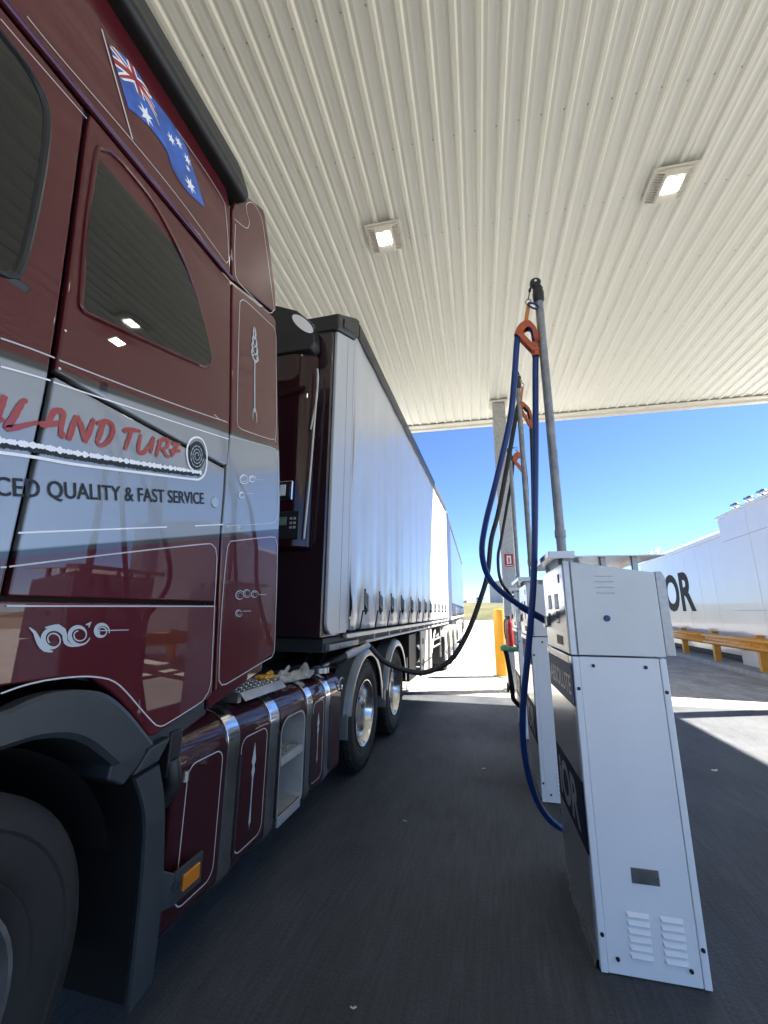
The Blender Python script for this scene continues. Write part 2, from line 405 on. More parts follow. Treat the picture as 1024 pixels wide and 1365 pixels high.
def lamp(name, x, y, label):
    t = thing(name, label, 'light', (x, y, ZC), SITE, 'canopy floodlights', local=True)
    z = -.032
    MB().prism([(-.215, -.205), (.215, -.205), (.215, .205), (-.215, .205)], z, z - .028, 'z').build('back_plate', 'lampbody', t, .01)
    MB().hexa([(-.115, -.185, z - .028), (.115, -.185, z - .028), (.115, .19, z - .028), (-.115, .19, z - .028)],
              [(-.10, -.165, z - .085), (.10, -.165, z - .085), (.10, .16, z - .085), (-.10, .16, z - .085)]).build('housing', 'lampbody', t, .008)
    MB().prism([(-.075, -.125), (.075, -.125), (.075, .035), (-.075, .035)], z - .082, z - .092, 'z').build('lens', 'lamp', t, .004)
    MB().lathe([(z - .085, .016), (z - .098, .014), (z - .098, .0001)], (0, -.15, 0), 'z', 10).build('sensor', 'white', t)
    for s in (-1, 1):
        for k in range(13):
            yy = -.17 + k * .028
            MB().hexa([(s * .112, yy - .005, z - .027), (s * .195, yy - .005, z - .027), (s * .195, yy + .005, z - .027), (s * .112, yy + .005, z - .027)],
                      [(s * .106, yy - .003, z - .062), (s * .175, yy - .003, z - .040), (s * .175, yy + .003, z - .040), (s * .106, yy + .003, z - .062)]).build('cooling_fin', 'lampbody', t)
    return t
l1 = lamp('canopy_light', -1.09, 4.08, 'lit square floodlight on the canopy, left of the two in view')
dup(l1, (2.04, 4.2, ZC), 'lit square floodlight on the canopy, right of the two in view')
dup(l1, (5.17, 4.32, ZC), 'lit square canopy floodlight out of view to the right of the masts')
dup(l1, (-.95, -.4, ZC), 'lit square canopy floodlight overhead behind the camera, nearer the truck')
dup(l1, (2.2, -.3, ZC), 'lit square canopy floodlight overhead behind the camera, nearer the dispensers')

# ---------------------------------------------------------------- kerb island, guard rail, tank container on the right
KA = math.atan(-.044)
kerb = bpy.data.objects.new('kerb_island', None); C.objects.link(kerb); struct(kerb); kerb.location = (5.78, 11.7, 0); kerb.rotation_euler = (0, 0, KA); OFFSET[kerb.name] = (0, 0, 0)
for k in range(12):
    y = -6 + k * 2.4
    MB().prism([(0, -.05), (.25, -.05), (.25, .13), (.05, .13), (.012, .105), (0, .06)], y + .006, y + 2.394, 'y').build('kerb_stone', 'concrete_kerb', kerb, .008)
MB().box(.256, 7.0, -6, 22.8, -.05, .122).build('island_slab', 'concrete', kerb)
rail = thing('guard_rail', 'yellow corrugated steel guard rail on the kerb before the white tank', 'guard rail', (5.78, 11.7, 0), KA, local=True)
wp = [(.0, .16), (.035, .135), (.085, .12), (.085, .06), (.035, .04), (0, .0), (0, -.0), (.035, -.04), (.085, -.06), (.085, -.12), (.035, -.135), (0, -.16)]
wp = [(.085, .16), (.07, .145), (.0, .115), (.0, .065), (.08, .03), (.08, -.03), (.0, -.065), (.0, -.115), (.07, -.145), (.085, -.16)]
for k in range(4):
    mb = MB(); y0 = -4.6 + k * 4.0 - (.16 if k else 0); y1 = -4.6 + (k + 1) * 4.0
    off = -.004 * (k % 2)
    for y in (y0, y1): mb.v += [Vector((.03 + off + a, y, .74 + b)) for a, b in wp]
    n = len(wp); mb.f = [(i, i + 1, n + i + 1, n + i) for i in range(n - 1)]
    o = mb.build('rail_beam', 'yellowrail', rail, smooth=50)
    sd = o.modifiers.new('thick', 'SOLIDIFY'); sd.thickness = .006
for k in range(8):
    y = -4.35 + k * 2.45
    MB().box(.125, .285, y - .065, y + .065, .10, .93).build('post', 'yellowrail', rail, .008)
    MB().box(.105, .30, y - .085, y + .085, .932, .965).build('post_cap', 'yellowrail', rail, .008)
    MB().lathe([(.0, .014), (-.012, .014), (-.012, .0001)], (.03, y, .74), 'x', 8).build('bolt', 'screw', rail)

tank = thing('tank_container', 'long white fuel tank container with black lettering behind the yellow rail', 'tank', (5.78, 11.7, .12), KA, local=True)
F = .66
for k in range(8):                      # low section: upright cladding panels
    y = 2.46 + k * 1.12
    MB().box(F, F + .08, y + .004, y + 1.116, .26, 3.56).build('cladding_panel', 'contain', tank, .006)
MB().box(F + .03, F + 2.4, 2.45, 11.42, .2, 3.6).build('inner_wall', 'contain', tank)
MB().prism([(F - .05, 3.56), (F - .05, 3.66), (F + .25, 3.86), (F + 2.4, 3.86), (F + 2.4, 3.60), (F + .09, 3.565)], 2.44, 11.45, 'y').build('roof_edge', 'contain', tank, .006)
MB().box(F + .15, F + 2.3, 2.5, 11.3, 0, .2).build('skid', 'chassis', tank)
for j, (z0, z1) in enumerate(((.0, 1.42), (1.425, 3.34), (3.345, 4.02))):
    for k in range(2):
        y = -.72 + k * 1.56
        MB().box(F - .12, F + .02, y + .004, y + 1.556, z0, z1).build('cladding_panel', 'contain', tank, .006)
MB().box(F - .08, F + 2.4, -.7, 2.40, 0, 4.0).build('cabinet_core', 'contain', tank)
MB().box(F - .16, F + 2.45, -.78, 2.44, 4.02, 4.09).build('roof_edge', 'contain', tank, .006)
vs_, fs_ = text_geo('iOR', .035)
MB().add([(F - .0025, 8.75 - u * 3.45, 1.48 + v * 1.36) for u, v in vs_], fs_).build('lettering', 'letblack', tank, smooth=0)
for y in (.35, 1.0, 1.75):
    t = MB().tube([(F + .12, y, 4.0), (F + .12, y, 4.22)], .05, 10)
    t.ball((F + .12, y, 4.27), .10, 6); t.tube([(F + .12, y, 4.27), (F + .12, y + .22, 4.32)], .06, 10)
    t.build('roof_vent', 'stainless', tank)
for y in (9.2, 10.2):
    MB().tube([(F + .2, y, 3.8), (F + .2, y, 4.05)], .06, 10).lathe([(4.05, .11), (4.16, .11), (4.16, .001)], (F + .2, y, 0), 'z', 12).build('roof_vent', 'white', tank)
DEC = {
 'slp_win': [(0.882,3.124),(0.923,3.167),(0.973,3.18),(1.126,3.172),(1.238,3.118),(1.338,3.04),(1.431,2.907),(1.489,2.781),(1.538,2.653),(1.528,2.609),(1.486,2.578),(1.137,2.477),(0.899,2.411),(0.884,2.423),(0.88,2.487),(0.871,2.747)],
 'slp_pin': [(0.84,3.19),(1.121,3.25),(1.237,3.226),(1.356,3.227),(1.456,3.15),(1.573,2.934),(1.625,2.813),(1.639,2.68),(1.61,2.605),(1.581,2.574),(1.387,2.5),(1.092,2.422),(0.839,2.357)],
 'door_win': [(0.556,3.122),(0.62,3.108),(0.681,3.076),(0.702,3.041),(0.712,2.955),(0.715,2.845),(0.708,2.567),(0.698,2.361),(0.658,2.35)],
 'arch_out': [(0.873,1.192),(0.923,1.21),(1.002,1.219),(1.11,1.204),(1.182,1.176),(1.266,1.111),(1.343,1.036),(1.401,0.977),(1.246,0.947)],
 'arch_in': [(0.891,1.1),(0.964,1.102),(1.05,1.085),(1.128,1.044),(1.188,0.995),(1.24,0.951)],
 'flagpole': [(0.842,3.707),(1.017,3.363)],
 'flag_top': [(0.877,3.687),(0.944,3.739),(1.019,3.763),(1.086,3.746),(1.165,3.763),(1.252,3.773),(1.327,3.752)],
 'flag_bot': [(0.987,3.496),(1.035,3.528),(1.115,3.559),(1.201,3.554),(1.245,3.494),(1.346,3.482),(1.471,3.531)],
 'stars': [(1.074,3.593),(1.223,3.663),(1.271,3.708),(1.334,3.681),(1.34,3.63),(1.361,3.545)],
 'star_r': [(1.108,3.594),(1.393,3.543)],
 'pin_roof': [(0.608,3.308),(0.712,3.314),(1.017,3.355),(1.309,3.372),(1.663,3.352),(1.682,3.386),(1.673,3.566),(1.645,3.762),(1.614,3.776),(1.472,3.785),(1.252,3.773)],
 'pin_doortop': [(0.549,3.175),(0.65,3.179),(0.828,3.191)],
 'pin_mid_door': [(0.686,2.158),(0.758,2.176),(0.828,2.19)],
 'pin_mid': [(0.841,2.191),(0.978,2.218),(1.175,2.259),(1.417,2.313),(1.67,2.375)],
 'pin_flick': [(1.577,2.37),(1.611,2.363),(1.682,2.376)],
 'pin_silver_door': [(0.699,2.08),(0.755,2.095),(0.826,2.112)],
 'pin_silver': [(0.835,2.112),(0.966,2.138),(1.155,2.177),(1.404,2.228),(1.697,2.291)],
 'pin_silver_low': [(0.825,1.65),(1.044,1.7),(1.348,1.769)],
 'pin_silver_low2': [(1.506,1.805),(1.696,1.849)],
 'pin_door_low': [(0.801,1.554),(0.815,1.556)],
 'pin_lower': [(0.821,1.558),(0.993,1.6),(1.266,1.665),(1.567,1.734),(1.63,1.743),(1.66,1.728),(1.675,1.689),(1.696,1.436),(1.721,1.132),(1.71,1.097),(1.676,1.067),(1.465,1.021),(1.443,1.022),(1.42,1.032),(1.355,1.088),(1.264,1.172),(1.21,1.213),(1.156,1.234),(1.078,1.248),(0.972,1.252),(0.904,1.245),(0.864,1.236)],
 'pin_under': [(0.834,1.456),(1.176,1.46),(1.692,1.466)],
 'pin_f3': [(1.766,1.779),(2.15,1.867),(2.202,1.862),(2.227,1.828),(2.26,1.435),(2.272,1.222),(2.252,1.195),(2.166,1.178),(1.835,1.111),(1.801,1.113),(1.778,1.136),(1.75,1.436),(1.747,1.748),(1.766,1.779)],
 'pin_f2': [(1.708,2.311),(2.121,2.415),(2.181,2.416),(2.202,2.375),(2.203,2.008),(2.187,1.968),(2.122,1.942),(1.724,1.849)],
 'pin_f1': [(1.814,3.23),(1.86,3.258),(2.119,3.312),(2.197,3.326),(2.219,3.283),(2.182,2.535),(2.158,2.491),(2.104,2.464),(1.811,2.395),(1.776,2.396),(1.765,2.42),(1.773,2.807),(1.793,3.202),(1.814,3.23)],
 'pin_f0': [(1.91,4.09),(1.965,4.143),(2.051,4.139),(2.093,4.043),(2.196,3.538),(2.197,3.47),(2.15,3.409),(2.084,3.379),(1.785,3.327),(1.75,3.347),(1.742,3.531),(1.752,3.729)],
 'pin_f0b': [(1.91,4.09),(1.874,4.023),(1.883,3.959),(1.906,3.925),(1.898,3.875),(1.864,3.822),(1.743,3.758)],
 'orn_out': [(1.951,3.173),(1.985,3.049),(1.997,2.995),(1.968,2.924),(1.98,2.898),(1.956,2.847),(1.944,2.721),(1.942,2.596),(1.973,2.555),(1.936,2.565),(1.929,2.497),(1.917,2.546),(1.899,2.495),(1.918,2.593),(1.925,2.711),(1.921,2.834),(1.903,2.862),(1.923,2.905),(1.892,2.934),(1.912,3.019)],
 'curl0': [(1.839,2.124),(1.885,2.139),(1.837,2.152)],
 'curl1': [(1.916,2.146),(1.954,2.157),(1.915,2.167)],
 'curl2': [(1.828,2.033),(1.859,2.042),(1.826,2.051)],
 'curl3': [(1.887,1.522),(1.933,1.524),(1.883,1.548)],
 'curl4': [(1.947,1.536),(1.988,1.538),(1.944,1.559)],
 'curl5': [(2.02,1.532),(2.061,1.533),(2.017,1.553)],
 'curl6': [(1.89,1.436),(1.923,1.436),(1.887,1.454)],
 'curl7': [(0.974,1.363),(1.009,1.361),(0.967,1.396)],
 'curl8': [(1.053,1.372),(1.09,1.37),(1.047,1.404)],
 'curl9': [(1.13,1.38),(1.158,1.379),(1.125,1.404)],
 'cl0': [(1.951,2.155),(2.037,2.182)],
 'cl1': [(1.856,2.049),(1.933,2.07)],
 'cl2': [(2.055,1.533),(2.137,1.536)],
 'cl3': [(1.919,1.445),(1.996,1.446)],
 'cl4': [(1.113,1.382),(1.235,1.38)],
 'cl5': [(0.902,1.399),(0.918,1.386),(0.936,1.358),(0.956,1.337),(0.98,1.329)],
 'cl6': [(0.944,1.397),(0.981,1.4),(1.001,1.387),(1.014,1.353),(1.037,1.341),(1.059,1.339)],
 'cl7': [(1.069,1.402),(1.083,1.406),(1.081,1.393)],
 'let_L0': [(0.778,2.018),(0.769,2.016),(0.761,1.991),(0.753,1.956),(0.744,1.924),(0.761,1.93),(0.788,1.951),(0.815,1.971)],
 'let_A0': [(0.83,1.963),(0.842,1.987),(0.85,2.021),(0.865,2.032),(0.878,2.033),(0.88,1.997),(0.883,1.956)],
 'let_A1': [(0.819,1.967),(0.85,1.983),(0.884,2.0)],
 'let_A2': [(0.883,1.956),(0.895,1.972)],
 'let_N0': [(0.909,1.955),(0.913,1.996),(0.919,2.043)],
 'let_N1': [(0.919,2.043),(0.94,2.016),(0.96,1.97)],
 'let_N2': [(0.96,1.97),(0.969,2.013),(0.976,2.059)],
 'let_D0': [(1.002,1.994),(1.006,2.021),(1.012,2.062)],
 'let_D1': [(0.988,2.047),(1.02,2.07),(1.043,2.068),(1.05,2.04),(1.036,2.0),(1.013,1.98),(0.996,1.992)],
 'let_T0': [(1.089,2.064),(1.114,2.082),(1.163,2.097)],
 'let_T1': [(1.124,2.084),(1.115,2.041),(1.107,2.0)],
 'let_U0': [(1.166,2.086),(1.162,2.042),(1.166,2.018),(1.185,2.019),(1.205,2.05),(1.226,2.102)],
 'let_U1': [(1.226,2.102),(1.221,2.056),(1.219,2.031)],
 'let_R0': [(1.263,2.098),(1.252,2.059),(1.248,2.028)],
 'let_R1': [(1.248,2.089),(1.28,2.115),(1.302,2.114),(1.293,2.085),(1.264,2.065)],
 'let_R2': [(1.273,2.069),(1.293,2.055),(1.311,2.047)],
 'let_F0': [(1.318,2.114),(1.344,2.119),(1.368,2.128)],
 'let_F1': [(1.351,2.121),(1.337,2.087),(1.323,2.056)],
 'let_F2': [(1.312,2.077),(1.341,2.089),(1.371,2.1)],
 'let_l0': [(0.723,2.007),(0.719,1.97),(0.715,1.937),(0.705,1.916),(0.726,1.936),(0.733,1.943)],
 'grass_top': [(0.703,1.886),(0.735,1.89),(0.791,1.901),(0.833,1.911),(0.922,1.928),(1.04,1.955),(1.182,1.985),(1.318,2.014),(1.423,2.038),(1.512,2.054)],
 'grass_bot': [(0.709,1.859),(0.74,1.867),(0.825,1.888),(0.926,1.904),(1.045,1.927),(1.187,1.957),(1.323,1.989),(1.427,2.013),(1.499,2.035)],
 'grass_line': [(0.712,1.844),(0.743,1.851),(0.828,1.869),(0.93,1.886),(1.092,1.921),(1.301,1.967),(1.458,2.002),(1.501,2.017),(1.531,2.054),(1.538,2.113),(1.53,2.168),(1.501,2.203),(1.463,2.201),(1.426,2.174),(1.408,2.131),(1.411,2.089),(1.429,2.053),(1.452,2.044)],
 'disc': [(1.471,2.117),(1.523,2.131),(1.465,2.182)],
 'lock': [(1.62,1.94),(1.654,1.948),(1.615,1.972)],
}

# ================================================================ truck
truck = thing('semi_truck', 'maroon prime mover with a silver lettered band across its sleeper cab', 'truck', (TX, TY, 0))
def Xs(z):                                   # cab side: upright to the waist, then leaning in
    d = max(0.0, z - 2.0); return -1.25 - .11 * d * d / (d + .3)
def panel(name, yz, mat, parent=truck, off=0.0, thick=.02, bevel=.005, smooth=30, surf=None):
    """a cab skin panel: outline in (y, z), bent to the cab side"""
    bm = bmesh.new(); O = Vector(offset_of(parent))
    f = bm.faces.new([bm.verts.new((0, p[0], p[1])) for p in yz])
    z = min(p[1] for p in yz); z = math.ceil(z / .06) * .06
    while z < max(p[1] for p in yz):
        if z > 1.95:
            bmesh.ops.bisect_plane(bm, geom=bm.verts[:] + bm.edges[:] + bm.faces[:], plane_co=(0, 0, z), plane_no=(0, 0, 1), dist=1e-5)
        z += .06
    for v in bm.verts: v.co.x = (surf or Xs)(v.co.z) + off
    for f in bm.faces:
        f.normal_update()
        if f.normal.x < 0: f.normal_flip()
    for v in bm.verts: v.co -= O
    me = bpy.data.meshes.new(name); bm.to_mesh(me); bm.free()
    ob = finish(name, me, mat, parent, 0, smooth)
    s = ob.modifiers.new('skin', 'SOLIDIFY'); s.thickness = thick; s.offset = -1
    if bevel:
        b = ob.modifiers.new('bevel', 'BEVEL'); b.width = bevel; b.segments = 3; b.limit_method = 'ANGLE'; b.angle_limit = R(50)
        ob.modifiers.new('normals', 'WEIGHTED_NORMAL').keep_sharp = False
    return ob
def ribbon(mb, pts, wd, off=.0025, closed=False, surf=Xs):
    P = [Vector((p[0], p[1])) for p in pts]; N = len(P); k = len(mb.v)
    for i in range(N):
        a = P[(i - 1) % N] if (closed or i) else P[0]; b = P[(i + 1) % N] if (closed or i < N - 1) else P[-1]
        d = (b - a)
        if d.length < 1e-9: d = Vector((1, 0))
        d.normalize(); q = Vector((-d.y, d.x)) * ((wd[i] if isinstance(wd, list) else wd) / 2)
        for e in (P[i] + q, P[i] - q): mb.v.append(Vector((surf(e.y) + off, e.x, e.y)))
    for i in range(N if closed else N - 1):
        j = (i + 1) % N; mb.f.append((k + 2 * i, k + 2 * i + 1, k + 2 * j + 1, k + 2 * j))
    return mb
def decal(name, mb, mat, parent=truck):
    o = mb.build(name, mat, parent, smooth=0)
    return o
def s2(pts, step=.02, closed=False): return [(p.x, p.y) for p in cr([(a, b, 0) for a, b in pts], step, closed)]
# ---- hidden core of the cab
core = [(-.62, 1.05), (-.68, 1.6), (-.60, 2.2), (-.28, 3.2), (-.05, 3.8), (1.70, 3.85), (1.70, 1.1), (1.42, 1.03), (1.25, 1.2), (.74, 1.32), (.2, 1.2), (0, .95), (-.5, .95)]
mb = MB(); n = len(core)
for side in (0, 1):
    mb.v += [Vector(((Xs(z) - .03) if side == 0 else (-5.0 - Xs(z) + .03), y, z)) for y, z in core]
mb.f = [tuple(range(n)), tuple(range(2 * n - 1, n - 1, -1))] + [(i, i + n, (i + 1) % n + n, (i + 1) % n) for i in range(n)]
mb.build('cab_shell', 'body', truck)
# far side skin and cab front (out of the photograph's view)
mb = MB(); n = len(core)
mb.v += [Vector((-5.0 - Xs(z) + .034, y, z)) for y, z in core]; mb.f = [tuple(range(n))]
mb.build('far_side_skin', 'maroon', truck)
MB().hexa([(-1.32, -.71, 1.62), (-3.68, -.71, 1.62), (-3.68, -.64, 2.2), (-1.32, -.64, 2.2)], [(-1.32, -.65, 1.62), (-3.68, -.65, 1.62), (-3.68, -.58, 2.2), (-1.32, -.58, 2.2)]).build('front_panel', 'maroon', truck, .01)
MB().hexa([(-1.36, -.645, 2.22), (-3.64, -.645, 2.22), (-3.58, -.325, 3.18), (-1.42, -.325, 3.18)], [(-1.36, -.60, 2.22), (-3.64, -.60, 2.22), (-3.58, -.28, 3.18), (-1.42, -.28, 3.18)]).build('windscreen', 'tint', truck, .01)
MB().hexa([(-1.4, -.34, 3.22), (-3.6, -.34, 3.22), (-3.5, -.08, 3.95), (-1.5, -.08, 3.95)], [(-1.4, -.26, 3.22), (-3.6, -.26, 3.22), (-3.5, .0, 3.95), (-1.5, .0, 3.95)]).build('roof_front', 'maroon', truck, .02)
MB().box(-3.5, -1.5, -.74, -.66, .98, 1.58).build('grille', 'black', truck, .02)
MB().box(-3.74, -1.26, -.82, -.2, .32, .92).build('bumper', 'greyp', truck, .05)
for x in (-1.42, -3.58): MB().box(x - .13, x + .13, -.76, -.70, 1.02, 1.42).build('headlight', 'chrome', truck, .03)
MB().box(-1.20, -.98, -.42, -.22, 2.1, 2.75).build('mirror', 'black', truck, .05)
MB().tube([(-1.33, -.3, 2.9), (-1.12, -.3, 2.78)], .025).build('mirror_arm', 'black', truck)

# ---- skin panels
panel('roof_side', [(-.24, 3.275), (.6, 3.275), (1.704, 3.318), (1.704, 3.80), (1.66, 3.90), (0.02, 3.97)], 'two', bevel=.012, thick=.04)
panel('sleeper_panel', [(.838, 2.150), (1.672, 2.142), (1.698, 2.16), (1.704, 2.34), (1.706, 3.262), (.838, 3.236)], 'two', bevel=.009, thick=.03)
panel('sleeper_panel', [(.836, 1.480), (1.706, 1.486), (1.686, 1.8), (1.676, 2.126), (.838, 2.134)], 'two', bevel=.008, thick=.03)
panel('sleeper_panel', [(-.55, 1.466), (1.712, 1.472), (1.742, 1.088), (1.725, 1.070), (1.425, .995), (1.395, 1.0), (1.30, 1.10), (1.205, 1.183), (1.12, 1.238), (1.0, 1.252), (.48, 1.252), (.3, 1.19), (.1, 1.0), (-.55, 1.0)], 'two', bevel=.008, thick=.03)
door = panel('door', [(-.47, 1.480), (.820, 1.480), (.821, 3.225), (-.2, 3.225), (-.47, 2.4)], 'two', bevel=.009, thick=.03)
MB().box(-1.246, -1.20, .10, .36, 1.60, 1.66).build('handle', 'maroon', door, .012)
# moulding along the roof seam
MB().tube([(Xs(3.262) + .004, y, 3.248 + .028 * max(0, y - .6)) for y in (-.2, .2, .6, 1.0, 1.4, 1.71)], .013, 8).build('seam_moulding', 'maroon', truck)
# windows: tinted glass in a rolled maroon surround
win = s2(DEC['slp_win'], .03, True)
glass = lambda z: Xs(2.41) - .034 * (z - 2.41) - .105 * (z - 2.41) ** 2       # gently domed pane
fr = panel('sleeper_window', win, 'tint', off=.003, thick=.03, bevel=.002, surf=glass)
MB().tube([(Xs(z) + .003, y, z) for y, z in win], .0085, 8, closed=True).build('window_surround', 'maroon', fr)
dw = s2([(-.12, 2.36), (-.30, 2.46), (-.10, 3.0), (.05, 3.10)] + [(.3, 3.122), (.56, 3.122), (.655, 3.095), (.70, 3.03), (.714, 2.88), (.712, 2.62), (.70, 2.41), (.672, 2.352), (.55, 2.345), (.3, 2.345)], .03, True)
dwo = panel('door_window', dw, 'tint', door, off=.004, thick=.012, bevel=.002)
o = MB().tube([(Xs(z) + .003, y, z) for y, z in dw], .012, 8, closed=True).build('window_seal', 'black', door)
MB().hexa([(-1.30, .0, 2.318), (-1.27, .0, 2.318), (-1.27, .73, 2.335), (-1.30, .73, 2.335)], [(-1.30, .0, 2.345), (-1.262, .0, 2.345), (-1.262, .735, 2.362), (-1.30, .735, 2.362)]).build('weather_strip', 'black', door, .006)
# rear fairings
panel('rear_fairing', [(1.722, 3.308), (1.76, 3.315), (2.21, 3.468), (2.236, 3.50), (2.234, 3.668), (2.178, 3.989), (2.118, 4.225), (2.09, 4.245), (1.893, 4.118), (1.80, 4.05), (1.76, 3.95), (1.722, 3.80)], 'two', bevel=.008, thick=.03)
panel('rear_fairing', [(1.722, 3.268), (1.76, 3.275), (2.20, 3.418), (2.229, 3.40), (2.221, 2.645), (2.236, 1.931), (2.272, 1.509), (2.281, 1.225), (2.262, 1.207), (1.80, 1.085), (1.762, 1.09), (1.728, 1.495), (1.702, 1.80), (1.694, 2.14), (1.718, 2.34)], 'two', bevel=.008, thick=.03)
panel('fairing_skirt', [(1.74, 1.14), (2.25, 1.25), (2.24, 1.12), (1.76, 1.0)], 'maroon', off=-.05, thick=.02)
# black roof air deflector
pr = [(-1.415, 3.905), (-1.37, 3.90), (-1.345, 3.935), (-1.36, 3.99), (-1.43, 4.20), (-1.55, 4.21), (-1.60, 3.9)]
mb = MB().prism([(a, b) for a, b in pr], -.1, 1.78, 'y'); sp = mb.build('roof_deflector', 'black', truck, .022, seg=3)
for k in range(9):
    z = 4.015 + k * .021; x = -1.368 - (z - 3.99) * .333
    MB().box(x - .01, x + .006, -.08, 1.74, z, z + .009).build('rib', 'greyp', sp)
MB().box(-3.5, -1.5, -.05, 1.68, 3.90, 4.16).build('roof_top', 'maroon', truck, .05)
MB().box(-3.5, -1.5, 1.66, 1.71, 1.2, 3.84).build('cab_rear_wall', 'chassis', truck)

# ---- lower body: wheel arch, mudguard, brackets
def arc(cy, cz, r, a0, a1, n): return [(cy + r * math.cos(R(a0 + (a1 - a0) * i / n)), cz + r * math.sin(R(a0 + (a1 - a0) * i / n))) for i in range(n + 1)]
ao = s2(DEC['arch_out'][:8], .03); ai = s2(DEC['arch_in'], .03)
mir = lambda L: [(1.48 - y, z) for y, z in L]
outer = [(p[0], p[1]) for p in ao]; inner = [(p[0], p[1]) for p in ai]
pts_o = list(reversed(mir(outer))) + outer; pts_i = list(reversed(mir(inner))) + inner
mb = MB(); k0 = len(pts_o)
# sweep: flat flare face then a return to the wheel well
def resamp(L, n):
    d = [0]
    for a, b in zip(L, L[1:]): d.append(d[-1] + math.hypot(b[0] - a[0], b[1] - a[1]))
    out = []
    for i in range(n + 1):
        t = d[-1] * i / n; j = max(q for q in range(len(d)) if d[q] <= t + 1e-9); j = min(j, len(L) - 2)
        u = (t - d[j]) / (d[j + 1] - d[j] + 1e-12); out.append((L[j][0] + u * (L[j + 1][0] - L[j][0]), L[j][1] + u * (L[j + 1][1] - L[j][1])))
    return out
A, B = resamp(pts_o, 40), resamp(pts_i, 40)
rows = [[(-1.275, y, z) for y, z in A], [(-1.232, y, z) for y, z in A], [(-1.222, y * .9 + b[0] * .1, z * .9 + b[1] * .1) for (y, z), b in zip(A, B)],
        [(-1.222, y * .12 + b[0] * .88, z * .12 + b[1] * .88) for (y, z), b in zip(A, B)], [(-1.235, *b) for b in B], [(-1.6, *b) for b in B]]
for r_ in rows: mb.v += [Vector(p) for p in r_]
for q in range(len(rows) - 1):
    for i in range(40): mb.f.append((q * 41 + i, q * 41 + i + 1, (q + 1) * 41 + i + 1, (q + 1) * 41 + i))
for e in (0, 40): mb.f.append(tuple(q * 41 + e for q in range(len(rows))))
mb.build('wheel_arch', 'greyp', truck, smooth=22)
MB().lathe([(-1.30, .62), (-2.0, .62)], (0, .74, .5), 'x', 24, R(15), R(165)).build('wheel_well', 'body', truck)
# rear mudguard of the steer wheel
mo = s2([(1.475, .885), (1.527, .74), (1.556, .56), (1.572, .38), (1.568, .165)], .03); mi = s2([(1.36, .872), (1.425, .74), (1.448, .58), (1.458, .36), (1.462, .14)], .03)
A, B = resamp(mo, 20), resamp(mi, 20); rows = [[(-1.75, y, z) for y, z in A], [(-1.262, y, z) for y, z in A], [(-1.25, y - .01, z) for y, z in A], [(-1.25, *b) for b in B], [(-1.26, b[0] - .004, b[1]) for b in B], [(-1.30, b[0] + .02, b[1]) for b in B], [(-1.75, b[0] + .02, b[1]) for b in B]]
mb = MB()
for r_ in rows: mb.v += [Vector(p) for p in r_]
for q in range(len(rows)):
    q2 = (q + 1) % len(rows)
    for i in range(20): mb.f.append((q * 21 + i, q * 21 + i + 1, q2 * 21 + i + 1, q2 * 21 + i))
for e in (0, 20): mb.f.append(tuple(q * 21 + e for q in range(len(rows))))
mgd = mb.build('mudguard', 'greyp', truck, smooth=45)
mb = MB(); mb.v = [Vector((x, b[0] + .012, b[1] + .01)) for x in (-1.272, -1.9) for b in B]; mb.f = [(i, i + 1, 22 + i, 21 + i) for i in range(20)]
mb.build('mudguard_liner', 'body', mgd, smooth=45)
MB().box(-2.0, -1.98, .0, 1.5, .3, 1.2).build('inner_well', 'body', truck)
MB().prism([(1.27, .955), (1.40, .985), (1.42, .93), (1.33, .86), (1.26, .90)], -1.27, -1.6, 'x').build('mudguard_bracket', 'greyp', truck, .008)
MB().prism([(1.36, .878), (1.475, .89), (1.53, .965), (1.42, .95)], -1.262, -1.6, 'x').build('mudguard_bracket', 'greyp', truck, .008)
MB().prism([(1.43, .995), (1.74, 1.08), (1.78, 1.07), (1.78, .99), (1.46, .90)], -1.30, -1.55, 'x').build('sill_bracket', 'greyp', truck, .006)
mb = MB().box(-1.34, -1.29, 1.56, 1.63, .80, .97).tube([(-1.31, 1.595, .86), (-1.29, 1.60, .78), (-1.33, 1.60, .70)], .035, 10)
mb.build('hose_bracket', 'black', truck, .008)
MB().tube([(-1.285, 1.66, .80), (-1.285, 1.66, .76)], .016, 8).build('bracket_fitting', 'alu', truck)
# side marker: bent bracket and amber lens
mb = MB().hexa([(-1.27, 1.555, .36), (-1.235, 1.60, .365), (-1.235, 1.60, .47), (-1.27, 1.555, .50)], [(-1.275, 1.56, .36), (-1.24, 1.606, .365), (-1.24, 1.606, .47), (-1.275, 1.56, .50)])
mb.box(-1.245, -1.232, 1.60, 1.76, .365, .475)
mk = mb.build('side_marker', 'greyp', truck, .004)
MB().box(-1.234, -1.222, 1.640, 1.735, .392, .448).build('marker_lens', 'amber', mk, .004)
MB().lathe([(-1.229, .018), (-1.233, .018)], (0, 1.602, .43), 'x', 12).build('bolt_hole', 'black', mk)

